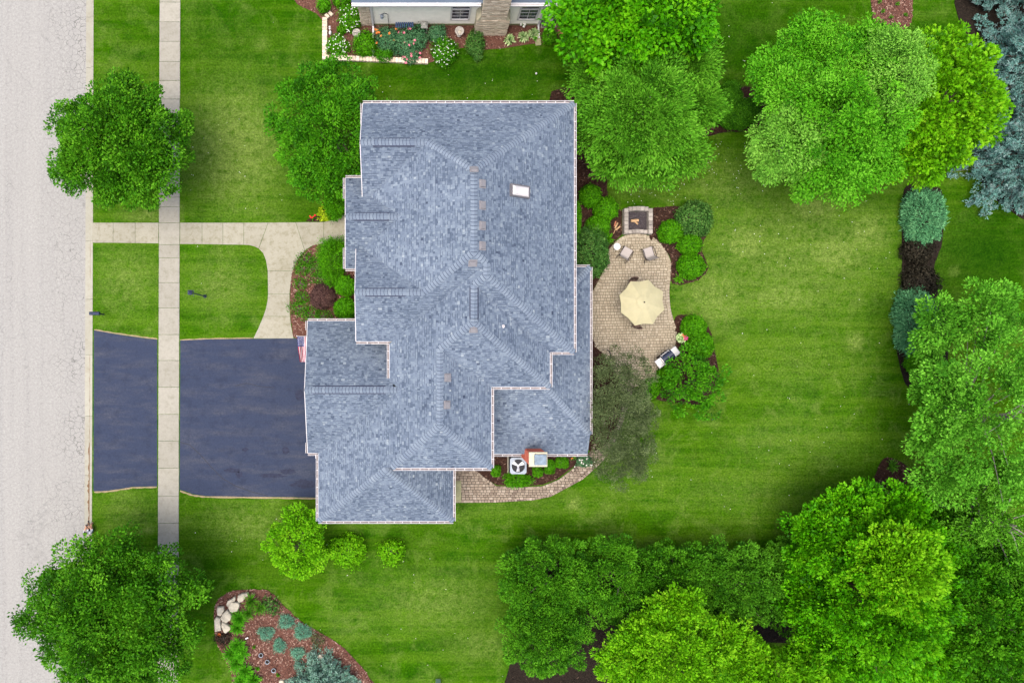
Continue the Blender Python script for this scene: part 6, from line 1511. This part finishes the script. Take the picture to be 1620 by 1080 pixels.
# person sitting on the kerb, both hands holding a small black controller
def person():
    hd = P(134.5,845,.86); yaw = math.radians(8)
    root = empty('person', (hd.x,hd.y,0), yaw, 'person in white shirt sitting at the kerb with a small black device', 'person')
    J = {'pelvis':(0,-.04,.12,.145,.12),'waist':(0,-.05,.28,.13,.10),'chest':(0,.0,.50,.16,.115),'neck0':(0,.02,.66,.075,.07),'neck':(0,.035,.72,.052,.052),'head0':(0,.06,.79,.07,.085),'head':(0,.06,.87,.078,.095),'top':(0,.05,.95,.055,.065)}
    E = [('pelvis','waist'),('waist','chest'),('chest','neck0'),('neck0','neck'),('neck','head0'),('head0','head'),('head','top')]
    for s, sg in (('l',-1),('r',1)):
        J.update({'sh'+s:(sg*.18,.0,.61,.07,.07),'el'+s:(sg*.25,.12,.38,.046,.046),'wr'+s:(sg*.11,.32,.44,.03,.03),'pa'+s:(sg*.075,.38,.46,.034,.026),
          'hip'+s:(sg*.10,.02,.13,.10,.10),'kn'+s:(sg*.14,.40,.30,.066,.066),'an'+s:(sg*.13,.47,-.04,.042,.045),'to'+s:(sg*.14,.62,-.078,.042,.034)})
        E += [('chest','sh'+s),('sh'+s,'el'+s),('el'+s,'wr'+s),('wr'+s,'pa'+s),('pelvis','hip'+s),('hip'+s,'kn'+s),('kn'+s,'an'+s),('an'+s,'to'+s)]
        for k, (dx, dl) in enumerate(((.022,.055),(.008,.062),(-.006,.058),(-.02,.045))):
            J['f%s%d'%(s,k)] = (sg*(.075-dx*.9), .38+dl*.5, .445, .010,.010); J['g%s%d'%(s,k)] = (sg*(.055-dx*.9), .38+dl, .438, .009,.009); E += [('pa'+s,'f%s%d'%(s,k)),('f%s%d'%(s,k),'g%s%d'%(s,k))]
        J['th'+s] = (sg*.045,.395,.49,.011,.011); E.append(('pa'+s,'th'+s))
    names = list(J); me = bpy.data.meshes.new('body'); me.from_pydata([J[n][:3] for n in names], [(names.index(a), names.index(b)) for a, b in E], [])
    o = bpy.data.objects.new('body', me); link(o, root)
    o.modifiers.new('skin', 'SKIN'); sv = me.skin_vertices[0].data
    for i, n in enumerate(names): sv[i].radius = J[n][3:5]; sv[i].use_root = (n == 'pelvis')
    o.modifiers['skin'].use_smooth_shade = True
    sb = o.modifiers.new('sub', 'SUBSURF'); sb.levels = 1; sb.render_levels = 2
    # clothing colours by place on the body itself
    m, nt, b = mat('body_and_clothes'); tc = nt.nodes.new('ShaderNodeTexCoord'); sp = nt.nodes.new('ShaderNodeSeparateXYZ'); nt.links.new(tc.outputs['Object'], sp.inputs[0])
    z, y = sp.outputs['Z'], sp.outputs['Y']
    skin, shirt, shorts, shoe, hair = (.62,.33,.22), (.80,.81,.84), (.05,.06,.11), (.03,.03,.04), (.02,.016,.02)
    c = mixc(nt, mathn(nt,'GREATER_THAN',z,.235), shorts, shirt)
    c = mixc(nt, mathn(nt,'GREATER_THAN',y,.17), c, skin)
    c = mixc(nt, mathn(nt,'MULTIPLY',mathn(nt,'GREATER_THAN',y,.17),mathn(nt,'LESS_THAN',z,-.01)), c, shoe)
    c = mixc(nt, mathn(nt,'GREATER_THAN',z,.69), c, skin)
    nt.links.new(c, b.inputs['Base Color']); b.inputs['Roughness'].default_value = .7; me.materials.append(m)
    mb = MB(); mb.sphere((0,.04,.89), .115, 14, 9, 0, (.88,1.02,.92)); mb.build('hair', plain('black_hair', hair, .6), root, True)
    mb = MB()
    for s in (-1,1): mb.sphere((s*.033,.148,.855), .012, 8, 5); mb.sphere((s*.085,.06,.835), .022, 8, 5, 0, (.5,1,1.4))
    mb.sphere((0,.162,.825), .016, 8, 5, 0, (.8,1.2,1.3)); mb.build('face', plain('face_detail', (.40,.19,.13), .6), root, True)
    d = empty('controller', (hd.x-.43*math.sin(yaw), hd.y+.43*math.cos(yaw), .46), yaw, 'small black remote controller in the hands of the person', 'device')
    mb = MB(); mb.box((0,0,0), (.17,.10,.04), 0, 0, .012); mb.build('casing', M['black'], d); mb = MB(); mb.box((0,.09,.05), (.15,.012,.09)); mb.build('screen', M['glass'], d)
    for s in (-1,1): mb = MB(); mb.tube([(s*.045,-.01,.018),(s*.045,-.01,.036)], .008, 7); mb.build('stick', M['iron'], d)
person()
print('leaves', NLEAF)

# clover flowers and fallen petals on the lawn
r = np.random.default_rng(31); mb = MB()
for cx, cy, sx, sy, n in [(1030,300,45,30,60),(1130,250,60,30,70),(1250,340,90,50,60),(1180,90,70,50,30),(350,250,60,80,25),(760,120,90,25,20),(700,980,80,60,25),(1300,620,90,80,30),(1180,760,90,40,20),(430,850,70,30,15)]:
    for x, y in zip(r.normal(cx,sx,n), r.normal(cy,sy,n)):
        p = P(x, y); q = r.uniform(.012,.024)
        if all(not inside(w, np.array([p.x]), np.array([p.y]))[0] for w, *_ in BEDS): mb.add([p+Vector((q*math.cos(a_), q*math.sin(a_), .03+q*.3*(k_ % 2))) for k_, a_ in enumerate(np.linspace(0,2*math.pi,6,endpoint=False))], [tuple(range(6))])
tag(mb.build('clover_flowers', FL['white']), 'tiny white clover flowers scattered over the lawn', kind='stuff')

# scales base colours to balance the exposure, for everything that is not foliage
for m_ in bpy.data.materials:
    if not m_.use_nodes or m_.get('leaf') or m_.name == 'lawn_grass': continue
    nt = m_.node_tree; b = nt.nodes.get('Principled BSDF')
    if not b or not b.inputs['Base Color'].is_linked: continue
    src = b.inputs['Base Color'].links[0].from_socket
    k = {'old_asphalt': (.60,.608,.60), 'pavement_concrete': (.55,.56,.56), 'front_walk_concrete': (.56,.57,.58), 'kerb_concrete': (.58,.59,.60), 'sealed_asphalt': (.47,.49,.50), 'pale_boulder': (.74,.73,.70), 'ledge_stone': (.92,.92,.92), 'mortar': (.9,.9,.9), 'sealer_patch': (.5,.5,.55),
         'asphalt_shingle': (.58,.59,.555), 'ridge_cap_shingle': (.58,.59,.56), 'cream_canvas': (.46,.455,.44), 'beige_lap_siding': (1.08,1.08,1.08), 'red_brick': (1.0,1.0,1.0), 'bark_mulch': (.75,.75,.75), 'trodden_earth': (.6,.6,.6)}.get(m_.name, (.66,.66,.67))
    nt.links.new(mixc(nt, 1.0, src, k, 'MULTIPLY'), b.inputs['Base Color'])
    if m_.name not in ('window_glass', 'milky_dome', 'dark_enamel_lid', 'stainless_shelf', 'aluminium_blade'): b.inputs['Specular IOR Level'].default_value = .12
